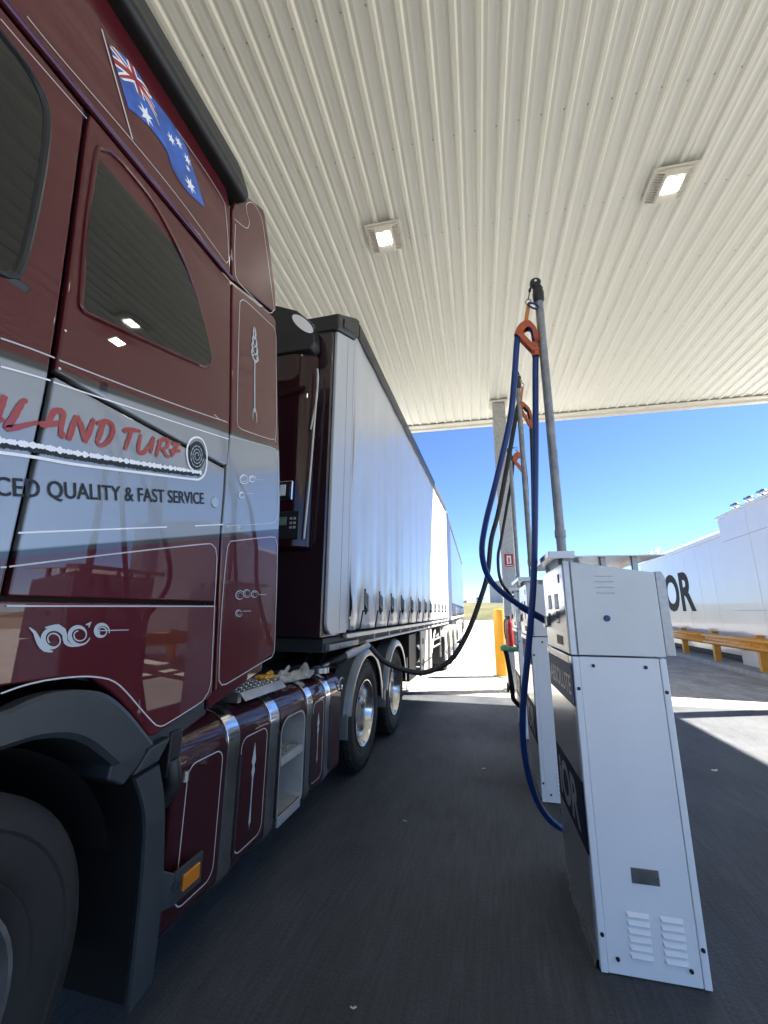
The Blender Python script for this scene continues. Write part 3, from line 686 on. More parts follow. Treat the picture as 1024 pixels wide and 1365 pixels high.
# ---- fuel tank along the chassis with polished straps and a step recess
def tank_prof(g=0.0):
    xo, xi, zb, zt = -1.28 + g, -1.95 - g, .20 - g, .965 + g; out = []
    for (cx, cz, r, a0, a1) in ((xo - .16, zt - .15, .155, 90, 0), (xo - .11, zb + .10, .105, 0, -90), (xi + .1, zb + .1, .1, -90, -180), (xi + .1, zt - .1, .1, 180, 90)):
        rx = (xo - cx) if cx > -1.6 else .1 + g
        rz = (zt - cz) if cz > .5 else (cz - zb)
        for i in range(9):
            a = R(a0 + (a1 - a0) * i / 8); out.append((cx + rx * math.cos(a), cz + rz * math.sin(a)))
    return out
def tank_section(name, y0, y1, mat, parent, g=0.0, bev=.02):
    return MB().prism(tank_prof(g), y0, y1, 'y').build(name, mat, parent, bev, smooth=30)
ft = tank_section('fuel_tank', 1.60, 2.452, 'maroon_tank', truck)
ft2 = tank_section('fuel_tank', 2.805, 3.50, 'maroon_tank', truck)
tp = tank_prof(); sec = MB(); n = len(tp)
flat = 8                                     # edge 8-9 is the flat outer face
for y in (2.456, 2.802): sec.v += [Vector((x, y, z)) for x, z in tp]
sec.f = [(i, (i + 1) % n, n + (i + 1) % n, n + i) for i in range(n) if i != flat]
ztop, zbot = tp[8][1], tp[9][1]
hole = []
hy0, hy1, hz0, hz1, hr = 2.472, 2.788, .29, ztop - .006, .085
for cy, cz, a0 in ((hy1 - hr, hz1 - hr, 0), (hy0 + hr, hz1 - hr, 90), (hy0 + hr, hz0 + .03, 180), (hy1 - hr, hz0 + .03, 270)):
    rr = hr if cz > .5 else .03
    cyy = cy if cz > .5 else (hy0 + .03 if cy < 2.6 else hy1 - .03)
    for i in range(6):
        a = R(a0 + 90 * i / 5); hole.append((cyy + rr * math.cos(a), cz + rr * math.sin(a)))
# the hole rises above the flat part a little: keep it within the flat face
zs = (ztop - .004); hole = [(y, min(z, zs)) for y, z in hole]
rect = []
for y, z in hole:                                # project hole points outward to the rectangle
    cy, cz = 2.629, (ztop + zbot) / 2; dy, dz = y - cy, z - cz
    s = min((.173 / abs(dy)) if abs(dy) > 1e-6 else 9, ((ztop - zbot) / 2 / abs(dz)) if abs(dz) > 1e-6 else 9); rect.append((cy + dy * s, cz + dz * s))
k = len(sec.v); N = len(hole)
sec.v += [Vector((-1.28, y, z)) for y, z in rect] + [Vector((-1.28, y, z)) for y, z in hole]
sec.f += [(k + i, k + (i + 1) % N, k + N + (i + 1) % N, k + N + i) for i in range(N)]
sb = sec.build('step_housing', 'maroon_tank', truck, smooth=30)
mb = MB(); k = 0
for x, sh_ in ((-1.272, .012), (-1.272, 0), (-1.285, -.004), (-1.50, -.018)):
    cy, cz = 2.629, .56
    mb.v += [Vector((x, cy + (y - cy) * (1 + sh_ * 5), cz + (z - cz) * (1 + sh_ * 3))) for y, z in hole]
for q in range(3): mb.f += [(q * N + i, q * N + (i + 1) % N, (q + 1) * N + (i + 1) % N, (q + 1) * N + i) for i in range(N)]
mb.f.append(tuple(3 * N + i for i in range(N)))
mb.build('step_recess', 'cast', sb, smooth=40)
for z in (.60, .285):
    st = MB().box(-1.47, -1.285, 2.485, 2.775, z - .012, z).box(-1.287, -1.272, 2.485, 2.775, z - .045, z).build('step_tread', 'cast', sb, .004)
    b = MB()
    for i in range(4):
        for j in range(6):
            b.lathe([(0, .009), (.004, .007), (.004, .0001)], (-1.305 - i * .042, 2.51 + j * .048, z), 'z', 6)
    o = b.build('tread_buttons', 'alloy', sb); o['kind'] = 'stuff'
for y0, y1 in ((1.935, 2.035), (2.335, 2.435), (2.825, 2.91), (3.15, 3.235)):
    s_ = tank_section('tank_strap', y0, y1, 'chrome', ft if y0 < 2.7 else ft2, .007, .003)
    MB().tube([(-1.268, y1 + .008, z) for z in (.31, .75)], .006, 6).build('strap_rubber', 'black', ft if y0 < 2.7 else ft2)
def rrect(y0, y1, z0, z1, r):
    out = []
    for cy, cz, a0 in ((y1 - r, z1 - r, 0), (y0 + r, z1 - r, 90), (y0 + r, z0 + r, 180), (y1 - r, z0 + r, 270)):
        out += [(cy + r * math.cos(R(a0 + 15 * i)), cz + r * math.sin(R(a0 + 15 * i))) for i in range(7)]
    return out
for y0, y1, p in ((1.67, 1.905, ft), (2.06, 2.31, ft), (2.935, 3.125, ft2)):
    decal('pinstripe', ribbon(MB(), rrect(y0, y1, .30, .815, .05), .005, .002, True, lambda z: -1.28), 'pin', p)
def ornament(y, z0, z1, surf, parent):
    h = z1 - z0
    L = [(0, 1), (.012, .86), (.02, .78), (.008, .72), (.016, .66), (.006, .58), (.004, .3), (.010, .06), (.003, .09), (0, 0)]
    pts = [(y + a, z0 + h * b) for a, b in L] + [(y - a, z0 + h * b) for a, b in reversed(L[1:-1])]
    b = MB(); b.v = [Vector((surf(z) + .003, yy, z)) for yy, z in pts]; b.f = [tuple(range(len(pts)))]
    return decal('scroll_ornament', b, 'silverleaf', parent)
ornament(2.185, .36, .77, lambda z: -1.28, ft); ornament(3.03, .40, .74, lambda z: -1.28, ft2)
# filler neck and cap chain
MB().lathe([(.96, .075), (1.0, .075), (1.005, .068), (1.005, .045), (.985, .04)], (-1.42, 3.36, 0), 'z', 24).build('filler_neck', 'alu', truck)
MB().tube([(-1.272 + .006 * math.sin(2 * a), 3.47 + .028 * math.cos(a), .86 + .05 * math.sin(a)) for a in [i * math.pi / 10 for i in range(20)]], .006, 6, closed=True).build('cap_chain', 'chrome', truck)
# perforated tread plate over the tank
pl = MB().box(-1.62, -1.34, 2.10, 2.55, 1.018, 1.024).hexa([(-1.34, 2.10, 1.024), (-1.34, 2.55, 1.024), (-1.30, 2.55, .985), (-1.30, 2.10, .985)], [(-1.34, 2.10, 1.018), (-1.34, 2.55, 1.018), (-1.304, 2.55, .981), (-1.304, 2.10, .981)])
pl.box(-1.60, -1.36, 2.12, 2.15, .965, 1.018).box(-1.60, -1.36, 2.50, 2.53, .965, 1.018)
cw = pl.build('tread_plate', 'alu', truck, .002)
b = MB()
for i in range(5):
    for j in range(9): b.lathe([(1.024, .011), (1.028, .009), (1.029, .0001)], (-1.37 - i * .05, 2.13 + j * .049, 0), 'z', 8)
o = b.build('tread_buttons', 'alloy', cw); o['kind'] = 'stuff'
# ---- chassis
for x in (-2.1, -2.9): MB().box(x - .04, x + .04, -.4, 6.6, .72, 1.0).build('chassis_rail', 'chassis', truck, .008)
for y in (1.9, 2.6, 3.3, 4.8, 6.3): MB().box(-2.86, -2.14, y - .05, y + .05, .75, .95).build('cross_member', 'chassis', truck)
MB().box(-2.06, -1.62, 1.78, 3.5, .95, 1.012).build('catwalk', 'chassis', truck, .006)
MB().prism([(-3.0, 4.1), (-2.0, 4.1), (-2.0, 5.3), (-2.38, 5.6), (-2.38, 4.9), (-2.62, 4.9), (-2.62, 5.6), (-3.0, 5.3)], 1.05, 1.13, 'z').build('fifth_wheel', 'chassis', truck, .01)
for x in (-3.0, -2.0): MB().lathe([(2.3, .0001), (2.3, .12), (3.2, .12), (3.2, .0001)], (x + .1, 0, .55), 'y', 20).build('air_tank', 'chassis', truck)
for y in (4.19, 5.46): MB().lathe([(-3.5, .0001), (-3.5, .09), (-1.9, .09), (-1.9, .0001)], (0, y, .5), 'x', 14).build('axle', 'chassis', truck)
MB().lathe([(-3.5, .0001), (-3.5, .07), (-1.6, .07), (-1.6, .0001)], (0, .74, .5), 'x', 12).build('axle', 'chassis', truck)

# ---- wheels
def tyre_prof(xo, wdt, Ro, Ri, sgn=1):
    P = [(0.025, Ri), (.012, Ri + .02), (.004, Ri + (Ro - Ri) * .22), (.008, Ri + (Ro - Ri) * .24), (.004, Ri + (Ro - Ri) * .27), (0.0, Ri + (Ro - Ri) * .45), (.003, Ri + (Ro - Ri) * .62), (.0075, Ri + (Ro - Ri) * .64), (.0045, Ri + (Ro - Ri) * .67), (.006, Ri + (Ro - Ri) * .72), (.022, Ro - .035), (.035, Ro - .012), (.05, Ro)]
    ww = wdt - .10
    for i in range(4):
        c = .05 + ww * (i + .5) / 4 + 0
        P += [(c - .008, Ro), (c - .006, Ro - .014), (c + .006, Ro - .014), (c + .008, Ro)]
    P += [(wdt - .05, Ro), (wdt - .022, Ro - .035), (wdt, Ri + (Ro - Ri) * .5), (wdt - .025, Ri)]
    return [(xo - sgn * a, r) for a, r in P]
def tyre_blocks(b, c, xo, wdt, Ro, sgn, n=54):
    """shoulder tread blocks cut by cross grooves"""
    for i in range(n):
        a = 2 * math.pi * i / n; da = 2 * math.pi / n * .33
        for u0, u1 in ((.012, .052), (wdt - .052, wdt - .012)):
            q = []
            for aa in (a - da, a + da):
                for (u, r) in ((u0, Ro - .030), (u1, Ro - .004), (u1, Ro + .004), (u0 + .004, Ro - .012)):
                    q.append((xo - sgn * u, c[1] + r * math.cos(aa), c[2] + r * math.sin(aa)))
            b.add(q, [(0, 1, 2, 3), (7, 6, 5, 4), (0, 4, 5, 1), (1, 5, 6, 2), (2, 6, 7, 3), (3, 7, 4, 0)])
    return b
def wheel(parent, y, z, xo, Ro, wdt, kind, sgn=1, n=56):
    c = (0, y, z); Ri = .292
    b = MB().lathe(tyre_prof(xo, wdt, Ro, Ri, sgn), c, 'x', n)
    if kind == 'deep': tyre_blocks(b, c, xo, wdt, Ro, sgn)
    wh = b.build('wheel', 'rubber', parent, smooth=28)
    if kind == 'hidden': return wh
    if kind == 'deep':
        MB().lathe([(xo - sgn * .026, .294), (xo - sgn * .008, .298), (xo - sgn * .006, .288), (xo - sgn * .03, .272), (xo - sgn * .10, .262), (xo - sgn * .15, .25), (xo - sgn * .165, .20), (xo - sgn * .15, .15)], c, 'x', 48).build('rim', 'alloy', wh, smooth=40)
        MB().lathe([(xo - sgn * .16, .16), (xo - sgn * .145, .115), (xo - sgn * .09, .10), (xo - sgn * .075, .085), (xo - sgn * .075, .0001)], c, 'x', 28).build('hub', 'alu_dark', wh, smooth=40)
        xr, dx = .158, .05
    else:
        prof_ = [(xo - sgn * .026, .294), (xo - sgn * .006, .30), (xo - sgn * .004, .288), (xo - sgn * .03, .275), (xo - sgn * .055, .262), (xo - sgn * .045, .235), (xo - sgn * .02, .19), (xo + sgn * .005, .165), (xo + sgn * .005, .12)]
        MB().lathe(prof_, c, 'x', 48).build('rim', 'alu_dark', wh, smooth=40)
        for i in range(10):
            a = 2 * math.pi * (i + .5) / 10
            MB().lathe([(xo - sgn * .030, .036), (xo - sgn * .022, .036), (xo - sgn * .024, .031), (xo - sgn * .06, .028), (xo - sgn * .06, .0001)], (0, y + .228 * math.cos(a), z + .228 * math.sin(a)), 'x', 14).build('hand_hole', 'body', wh)
        MB().lathe([(xo + sgn * .003, .13), (xo + sgn * .04, .11), (xo + sgn * .06, .08), (xo + sgn * .06, .0001)], c, 'x', 28).build('hub', 'greyp', wh, smooth=40)
        xr, dx = -.005, .04
    for i in range(10):
        a = 2 * math.pi * i / 10
        MB().lathe([(xo - sgn * xr, .017), (xo - sgn * (xr - dx), .015), (xo - sgn * (xr - dx), .0001)], (0, y + .165 * math.cos(a), z + .165 * math.sin(a)), 'x', 6).build('wheel_nut', 'alloy', wh)
    return wh
wheel(truck, .74, .505, -1.255, .515, .31, 'steer')
wheel(truck, .74, .505, -3.745, .515, .31, 'hidden', -1, 40)
for y in (4.19, 5.46):
    wheel(truck, y, .495, -1.275, .50, .27, 'deep'); wheel(truck, y, .495, -1.60, .50, .27, 'hidden', 1, 40)
    wheel(truck, y, .495, -3.725, .50, .27, 'hidden', -1, 40); wheel(truck, y, .495, -3.40, .50, .27, 'hidden', -1, 40)
# ---- drive axle guards: black saddles with a pale rolled edge
for y in (4.19, 5.46):
    a0, a1 = (3, 172)
    g = MB(); prof_ = [(-1.93, .555), (-1.93, .575), (-1.315, .575), (-1.28, .568), (-1.262, .545), (-1.258, .525), (-1.268, .527), (-1.29, .55), (-1.32, .557), (-1.93, .555)]
    fg = g.lathe(prof_, (0, y, .52), 'x', 36, R(a0), R(a1)).build('drive_guard', 'black', truck, smooth=40)
    MB().lathe([(-1.44, .579), (-1.315, .581), (-1.30, .588), (-1.285, .581), (-1.262, .568), (-1.246, .535), (-1.250, .500), (-1.262, .502), (-1.27, .548), (-1.44, .5765)], (0, y, .52), 'x', 36, R(a0 - 2), R(a1 + 2)).build('guard_edge', 'guardgrey', fg, smooth=40)
    for x in (-1.62, -1.78): MB().lathe([(x - .008, .575), (x - .008, .586), (x + .008, .586), (x + .008, .575)], (0, y, .52), 'x', 36, R(a0), R(a1)).build('guard_rib', 'alu_dark', fg, smooth=40)
    fy = y - .571
    MB().prism([(fy - .008, .40), (fy + .016, .40), (fy + .016, .60), (fy - .008, .60)], -1.75, -1.262, 'x').build('guard_flap', 'guardgrey', fg, .004)
MB().box(-1.26, -1.245, 6.03, 6.06, .62, .82).box(-1.26, -1.245, 6.03, 6.06, .36, .46).build('rear_bracket', 'whitemetal', truck, .004)
MB().box(-1.26, -1.245, 4.78, 4.80, .50, .60).build('rear_bracket', 'whitemetal', truck, .004)

# ---- painted lettering, pinstripes, scrolls and flag on the cab side
for nme in [k for k in DEC if k.startswith('pin_')]:
    par = door if nme in ('pin_doortop', 'pin_mid_door', 'pin_silver_door', 'pin_door_low') else truck
    pts = DEC[nme]
    wd = .0046 if 'silver' not in nme else .005
    decal('pinstripe', ribbon(MB(), s2(pts, .025), wd), 'pin' if 'silver' not in nme else 'letwhite', par)
def brush(mb, pts, w0):
    P = s2(pts, .006); n = len(P)
    ws = [w0 * (.62 + .55 * math.sin(math.pi * min(1, (i + 1) / (n + 1)) ** .8) + .06 * math.sin(i * 1.7)) for i in range(n)]
    return ribbon(mb, P, ws, .003)
for ch in 'lLANDTURF':
    mb = MB(); i = 0
    while 'let_%s%d' % (ch, i) in DEC:
        k0 = len(mb.v); brush(mb, DEC['let_%s%d' % (ch, i)], .0165 if ch in 'lLAND' else .0145)
        for v in mb.v[k0:]: v.x += .0002 * i
        i += 1
    decal('brush_letter', mb, 'letred', door if ch in 'lL' else truck)
# turf strip: ragged dark grass with a pale frosted top, underlined in white, ending in a roll
T, Bt = s2(DEC['grass_top'], .004), s2(DEC['grass_bot'], .004)
T = resamp(T, 220); Bt = resamp(Bt, 220); mb = MB(); mb2 = MB()
md = [((a[0] + b[0]) / 2, (a[1] + b[1]) / 2) for a, b in zip(T, Bt)]
lo = [(a[0] * .25 + b[0] * .75, a[1] * .25 + b[1] * .75) for a, b in zip(T, Bt)]; hi = [(a[0] * .72 + b[0] * .28, a[1] * .72 + b[1] * .28) for a, b in zip(T, Bt)]
ribbon(mb, lo, [.019 + random.uniform(-.006, .006) for _ in lo], .0026)
ribbon(mb2, hi, [.015 + .004 * math.sin(i * .9) + random.uniform(-.0065, .0055) for i, _ in enumerate(hi)], .0032)
decal('turf_graphic', mb, 'letdark'); decal('turf_frost', mb2, 'letwhite')
decal('turf_underline', ribbon(MB(), s2(DEC['grass_line'], .01), .009, .0034), 'letwhite')
cx, cz = DEC['disc'][0]; ry, rz = .052, .068
mb = MB(); k = 36
mb.v = [Vector((Xs(cz + rz * math.sin(2 * math.pi * i / k)) + .0028, cx + ry * math.cos(2 * math.pi * i / k), cz + rz * math.sin(2 * math.pi * i / k) + .25 * ry * math.cos(2 * math.pi * i / k))) for i in range(k)]; mb.f = [tuple(range(k))]
decal('turf_roll', mb, 'letdark')
mb = MB()
P = [(cx + (.008 + .036 * i / 90) * math.cos(i * .21), cz + (.01 + .047 * i / 90) * math.sin(i * .21) + .25 * (.008 + .036 * i / 90) * math.cos(i * .21)) for i in range(90)]
ribbon(mb, P, [.0035 + .0025 * math.sin(i * 2.3) for i in range(90)], .0036); decal('turf_roll_spiral', mb, 'silverleaf')
# slogan
vs_, fs_ = text_geo('CED QUALITY & FAST SERVICE', .012)
mb = MB(); ang = math.atan2(.178, .797)
for u, v in vs_:
    yy = .752 + .797 * u - .012 * v; zz = 1.736 + .178 * u + .049 * v; mb.v.append(Vector((Xs(zz) + .003, yy, zz)))
mb.f = fs_; decal('slogan_lettering', mb, 'letdark')
# scrolls
for i in range(10):
    (cy, cz), (ay, az), (by, bz) = DEC['curl%d' % i]; A = Vector((ay - cy, az - cz)); B = Vector((by - cy, bz - cz)); mb = MB(); P = []; W = []
    for j in range(60):
        t = j / 59; r_ = 1 - .62 * t; a = 6.0 + t * 10.5 * (1 if i % 2 else -1)
        q = Vector((cy, cz)) + A * math.cos(a) * r_ + B * math.sin(a) * r_; P.append((q.x, q.y)); W.append((.0035 + .0085 * max(0, math.sin(t * 5.2)) ** 2) * (1.15 if i > 6 else .55))
    decal('scroll_ornament', ribbon(mb, P, W, .003), 'letwhite' if i < 3 else 'silverleaf')
for i in range(8):
    P = s2(DEC['cl%d' % i], .012); n = len(P); W = [(.003 + .011 * math.sin(math.pi * j / (n - 1 or 1)) * (i in (5, 6, 7))) for j in range(n)]
    decal('scroll_ornament', ribbon(MB(), P, W, .0034), 'silverleaf')
for base_y, zlo, zhi, q in ((1.940, 2.50, 3.17, 1.0),):
    h = zhi - zlo; mb = MB(); ribbon(mb, s2([(base_y - .005, zlo + .06), (base_y - .002, zlo + h * .4), (base_y + .004, zlo + h * .62)], .03), .012, .003)
    for sg in (-1, 1):
        for k, (z0, dz, out) in enumerate(((.58, .16, .034), (.66, .15, .030), (.74, .13, .022), (.82, .14, .012), (.60, .06, .026))):
            c = [(base_y + .003, zlo + h * z0), (base_y + .004 + sg * out, zlo + h * (z0 + dz * .45)), (base_y + .006 + sg * out * .35, zlo + h * (z0 + dz))]
            P = s2(c, .012); n_ = len(P); ribbon(mb, P, [.002 + .013 * math.sin(math.pi * j / (n_ - 1)) for j in range(n_)], .0032 + .0002 * k + .0001 * sg)
        c = [(base_y - .004, zlo + .09), (base_y - .004 + sg * .018, zlo + .05), (base_y - .004 + sg * .020, zlo)]
        P = s2(c, .01); n_ = len(P); ribbon(mb, P, [.009 * (1 - j / n_) + .002 for j in range(n_)], .0034 + .0001 * sg)
    decal('scroll_ornament', mb, 'silverleaf')
# door lock
cy, cz = DEC['lock'][0]
MB().lathe([(-1.25, .026), (-1.246, .024), (-1.246, .0001)], (0, cy, cz), 'x', 18).build('locker_latch', 'alu', truck)
# flag: field, saltire, cross, stars on a drawn pole
FT, FB = resamp(s2(DEC['flag_top'], .01), 40), resamp(s2(DEC['flag_bot'], .01), 40)
def fp(u, v):                                  # u along the fly, v from top 0 to bottom 1
    i = min(39, max(0, int(u * 40))); f = u * 40 - i
    a = Vector(FT[i]).lerp(Vector(FT[i + 1]), f); b = Vector(FB[i]).lerp(Vector(FB[i + 1]), f); return a.lerp(b, v)
def flag_strip(mb, u0, v0, u1, v1, wu, wv, off, n=12):
    for i in range(n):
        t0, t1 = i / n, (i + 1) / n; k = len(mb.v)
        for t, s in ((t0, -1), (t1, -1), (t1, 1), (t0, 1)):
            u, v = u0 + (u1 - u0) * t + s * wu, v0 + (v1 - v0) * t + s * wv
            p = fp(min(.5, max(0, u)), min(.5, max(0, v))); mb.v.append(Vector((Xs(p.y) + off, p.x, p.y)))
        mb.f.append((k, k + 1, k + 2, k + 3))
    return mb
mb = MB()
for i in range(40):
    for j in range(5):
        k = len(mb.v)
        for u, v in ((i, j), (i + 1, j), (i + 1, j + 1), (i, j + 1)):
            p = fp(u / 40, v / 5); mb.v.append(Vector((Xs(p.y) + .0026, p.x, p.y)))
        mb.f.append((k, k + 1, k + 2, k + 3))
fl = decal('flag_picture', mb, 'flagblue')
W_, R_ = MB(), MB()
flag_strip(W_, 0, 0, .5, .5, .022, -.045, .0030); flag_strip(W_, 0, .5, .5, 0, .022, .045, .0030)
flag_strip(W_, 0, .25, .5, .25, 0, .085, .0032); flag_strip(W_, .25, 0, .25, .5, .045, 0, .0032)
flag_strip(R_, 0, 0, .5, .5, .009, -.018, .0036); flag_strip(R_, 0, .5, .5, 0, .009, .018, .0036)
flag_strip(R_, 0, .25, .5, .25, 0, .048, .0038); flag_strip(R_, .25, 0, .25, .5, .026, 0, .0038)
decal('flag_saltire', W_, 'letwhite', fl); decal('flag_cross', R_, 'flagred', fl)
for (y, z), r_ in zip(DEC['stars'], (.046, .030, .030, .030, .018, .042)):
    mb = MB(); P = [(y + (r_ if q % 2 == 0 else r_ * .42) * math.sin(math.pi * q / 7), z + (r_ if q % 2 == 0 else r_ * .42) * math.cos(math.pi * q / 7)) for q in range(14)]
    mb.v = [Vector((Xs(b) + .0034, a, b)) for a, b in P]; mb.f = [tuple(range(14))]; decal('flag_star', mb, 'letwhite', fl)
decal('flag_pole', ribbon(MB(), s2(DEC['flagpole'], .03), .008, .0034), 'pin', fl)
for y, z in ((.847, 2.30), (1.72, 3.285), (.846, 2.165)):
    MB().lathe([(Xs(z), .005), (Xs(z) + .003, .004), (Xs(z) + .003, .0001)], (0, y, z), 'x', 8).build('rivet', 'alloy', truck)

# ================================================================ lead trailer
tr = thing('curtain_trailer', 'silver curtain-sided trailer coupled behind the maroon truck', 'trailer', (-2.5, 7.5, 0))
BK = [3.90, 4.43, 4.96, 5.54, 6.19, 6.84, 7.45, 8.05, 8.65, 9.25, 9.85, 10.45]
def curtain(name, y0, y1, z0, z1, xf, mat, parent, straps, ny=260, nz=46, amp=1.0, seed=1):
    rnd = random.Random(seed); ph = [rnd.uniform(0, 6.28) for _ in range(14)]
    mb = MB()
    for j in range(nz + 1):
        t = j / nz; z = z0 + (z1 - z0) * t
        for i in range(ny + 1):
            y = y0 + (y1 - y0) * i / ny
            fold = .006 * math.sin(y * 9 + ph[0] + .8 * math.sin(y * 1.7)) * (1 - .55 * t) + .003 * math.sin(y * 21 + ph[1] + 1.5 * z * .2) * (1 - t) ** .7
            fold += .006 * math.sin(y * 2.6 + ph[2]) * math.sin(math.pi * t)
            dg = .011 * math.sin((y - y0) * 6.5 - z * 4.2 + ph[3]) * max(0, 1 - (y - y0) / 1.6) * (1 - t)      # drag lines near the front post
            puck = 0
            if straps:
                d = min(abs(y - s) for s in straps); g = math.exp(-((z - z0) / .30) ** 2)
                puck = -.040 * math.exp(-(d / .085) ** 2) * g + .022 * (1 - math.exp(-(d / .2) ** 2)) * math.exp(-((z - z0 - .2) / .16) ** 2) + .006 * math.sin(y * 37 + z * 23) * g
            mb.v.append(Vector((xf(y) + amp * (fold + dg + puck), y, z)))
    for j in range(nz):
        for i in range(ny):
            a = j * (ny + 1) + i; mb.f.append((a, a + 1, a + ny + 2, a + ny + 1))
    o = mb.build(name, mat, parent, smooth=60); s = o.modifiers.new('thick', 'SOLIDIFY'); s.thickness = .004; s.offset = -1
    return o
xt = lambda y: -1.245
cu = curtain('side_curtain', 3.52, 11.30, 1.285, 4.23, xt, 'curtain', tr, BK)
MB().box(-1.252, -1.2405, 3.476, 3.545, 1.29, 4.19).build('curtain_edge_tube', 'postwhite', tr, .006)
# corner post with rounded front, bulkhead, rails
MB().prism([(3.06, 1.31), (3.12, 1.272), (3.474, 1.272), (3.474, 4.098), (3.035, 3.885), (3.035, 1.36)], -1.27, -1.243, 'x').build('corner_post', 'postwhite', tr, .006)
MB().box(-1.2425, -1.2415, 3.30, 3.305, 1.30, 4.0).build('post_seam', 'alu_dark', tr)
MB().box(-3.70, -1.272, 3.0, 3.40, 1.25, 3.875).build('bulkhead', 'trailerdark', tr, .012)
MB().prism([(2.985, 3.872), (3.474, 4.108), (3.56, 4.20), (3.56, 4.385), (3.46, 4.345), (2.985, 4.03)], -3.72, -1.218, 'x').build('front_cap', 'black', tr, .014)
MB().prism([(3.10, 3.97), (3.34, 4.09), (3.34, 4.19), (3.10, 4.06)], -1.219, -1.208, 'x').build('cap_bracket', 'black', tr, .004)
MB().prism([(-1.30, 4.19), (-1.222, 4.19), (-1.214, 4.21), (-1.214, 4.34), (-1.25, 4.39), (-1.40, 4.41), (-1.40, 4.35), (-1.30, 4.34)], 3.562, 11.42, 'y').build('roof_rail', 'black', tr, .006)
MB().box(-3.70, -1.40, 3.57, 11.4, 4.32, 4.39).build('roof', 'whitemetal', tr)
MB().box(-3.75, -3.745, 3.5, 11.3, 1.3, 4.2).build('far_curtain', 'curtain', tr)
MB().box(-3.70, -1.30, 11.30, 11.40, 1.25, 4.32).build('rear_frame', 'whitemetal', tr, .01)
MB().box(-1.27, -1.222, 11.305, 11.41, 1.25, 4.19).build('rear_post', 'whitemetal', tr, .008)
MB().box(-3.72, -1.275, 3.05, 11.4, 1.14, 1.245).build('floor_frame', 'chassis', tr, .006)
MB().box(-1.268, -1.225, 3.45, 11.4, 1.225, 1.262).build('coaming_rail', 'alu', tr, .005)
MB().tube([(-1.235, 4.0, 1.165), (-1.235, 11.3, 1.165)], .014, 8).build('rope_rail', 'whitemetal', tr)
for y in [4.3 + .62 * k for k in range(12)]:
    MB().box(-1.25, -1.225, y - .012, y + .012, 1.15, 1.228).build('rail_hook', 'whitemetal', tr, .003)
MB().box(-1.40, -1.235, 3.10, 3.80, 1.15, 1.20).box(-1.30, -1.225, 3.30, 3.60, 1.16, 1.18).build('front_latch', 'alu_dark', tr, .008)
for i, y in enumerate(BK):
    b = MB(); 
    for x0, z0, z1, wd in ((-1.262, 1.27, 1.46, .011), (-1.215, 1.44, 1.66, .016)):
        b.hexa([(x0 - .004, y - wd, z0), (x0 + .006, y - wd, z0), (x0 + .006, y + wd, z0), (x0 - .004, y + wd, z0)], [(x0 - .004 + .03 * (z1 < 1.5), y - wd, z1), (x0 + .006 + .03 * (z1 < 1.5), y - wd, z1), (x0 + .006 + .03 * (z1 < 1.5), y + wd, z1), (x0 - .004 + .03 * (z1 < 1.5), y + wd, z1)])
    st = b.build('curtain_strap', 'strap', tr, .002)
    MB().box(-1.213, -1.188, y - .022, y + .022, 1.50, 1.62).box(-1.19, -1.176, y - .012, y + .012, 1.44, 1.60).build('buckle', 'alu_dark', st, .004)
    MB().tube([(-1.212, y, 1.50), (-1.20, y + .006, 1.46), (-1.205, y - .004, 1.42)], .010, 6).build('strap_tail', 'strap', st)
# running gear
for x in (-2.1, -2.9): MB().box(x - .05, x + .05, 3.6, 14.6, .92, 1.15).build('chassis_rail', 'chassis', tr, .008)
MB().box(-2.0, -1.85, 6.9, 7.05, .25, 1.1).box(-3.15, -3.0, 6.9, 7.05, .25, 1.1).build('landing_leg', 'chassis', tr, .01)
MB().box(-1.95, -1.32, 6.55, 7.15, .42, 1.10).build('battery_box', 'chassis', tr, .01)
tb = MB().box(-1.285, -1.262, 7.25, 8.50, .40, 1.13).build('pallet_door', 'dirtywhite', tr, .01)
for z in (.60, .95): MB().box(-1.262, -1.25, 7.45, 7.50, z - .05, z + .05).build('door_catch', 'chassis', tb, .003)
MB().box(-1.262, -1.256, 7.3, 8.45, .575, .60).build('door_seam', 'chassis', tb)
mb = MB()
for y in (8.62, 10.3): mb.tube([(-1.33, y, .42), (-1.33, y, 1.12)], .025, 6)
for z in (.72, .86): mb.tube([(-1.33, 8.62, z), (-1.33, 10.3, z)], .022, 6)
mb.tube([(-1.33, 8.62, .45), (-1.33, 9.5, 1.1)], .02, 6)
mb.build('pallet_rack', 'alu_dark', tr)
MB().lathe([(8.7, .0001), (8.7, .22), (10.2, .22), (10.2, .0001)], (-1.75, 0, .62), 'y', 20).build('air_tank', 'chassis', tr)
for y in (11.35, 12.65, 13.95):
    wheel(tr, y, .47, -1.30, .475, .27, 'deep', 1, 40); wheel(tr, y, .47, -1.62, .475, .27, 'hidden', 1, 36)
    wheel(tr, y, .47, -3.70, .475, .27, 'hidden', -1, 36)
    MB().lathe([(-1.92, .54), (-1.92, .555), (-1.27, .555), (-1.252, .53), (-1.252, .50), (-1.262, .53), (-1.29, .54), (-1.92, .54)], (0, y, .49), 'x', 28, R(5), R(175)).build('mudguard', 'whitemetal', tr, smooth=40)
    MB().lathe([(-3.5, .0001), (-3.5, .07), (-1.8, .07), (-1.8, .0001)], (0, y, .47), 'x', 12).build('axle', 'chassis', tr)
MB().box(-1.86, -1.27, 10.66, 10.68, .22, .85).build('mud_flap', 'black', tr)
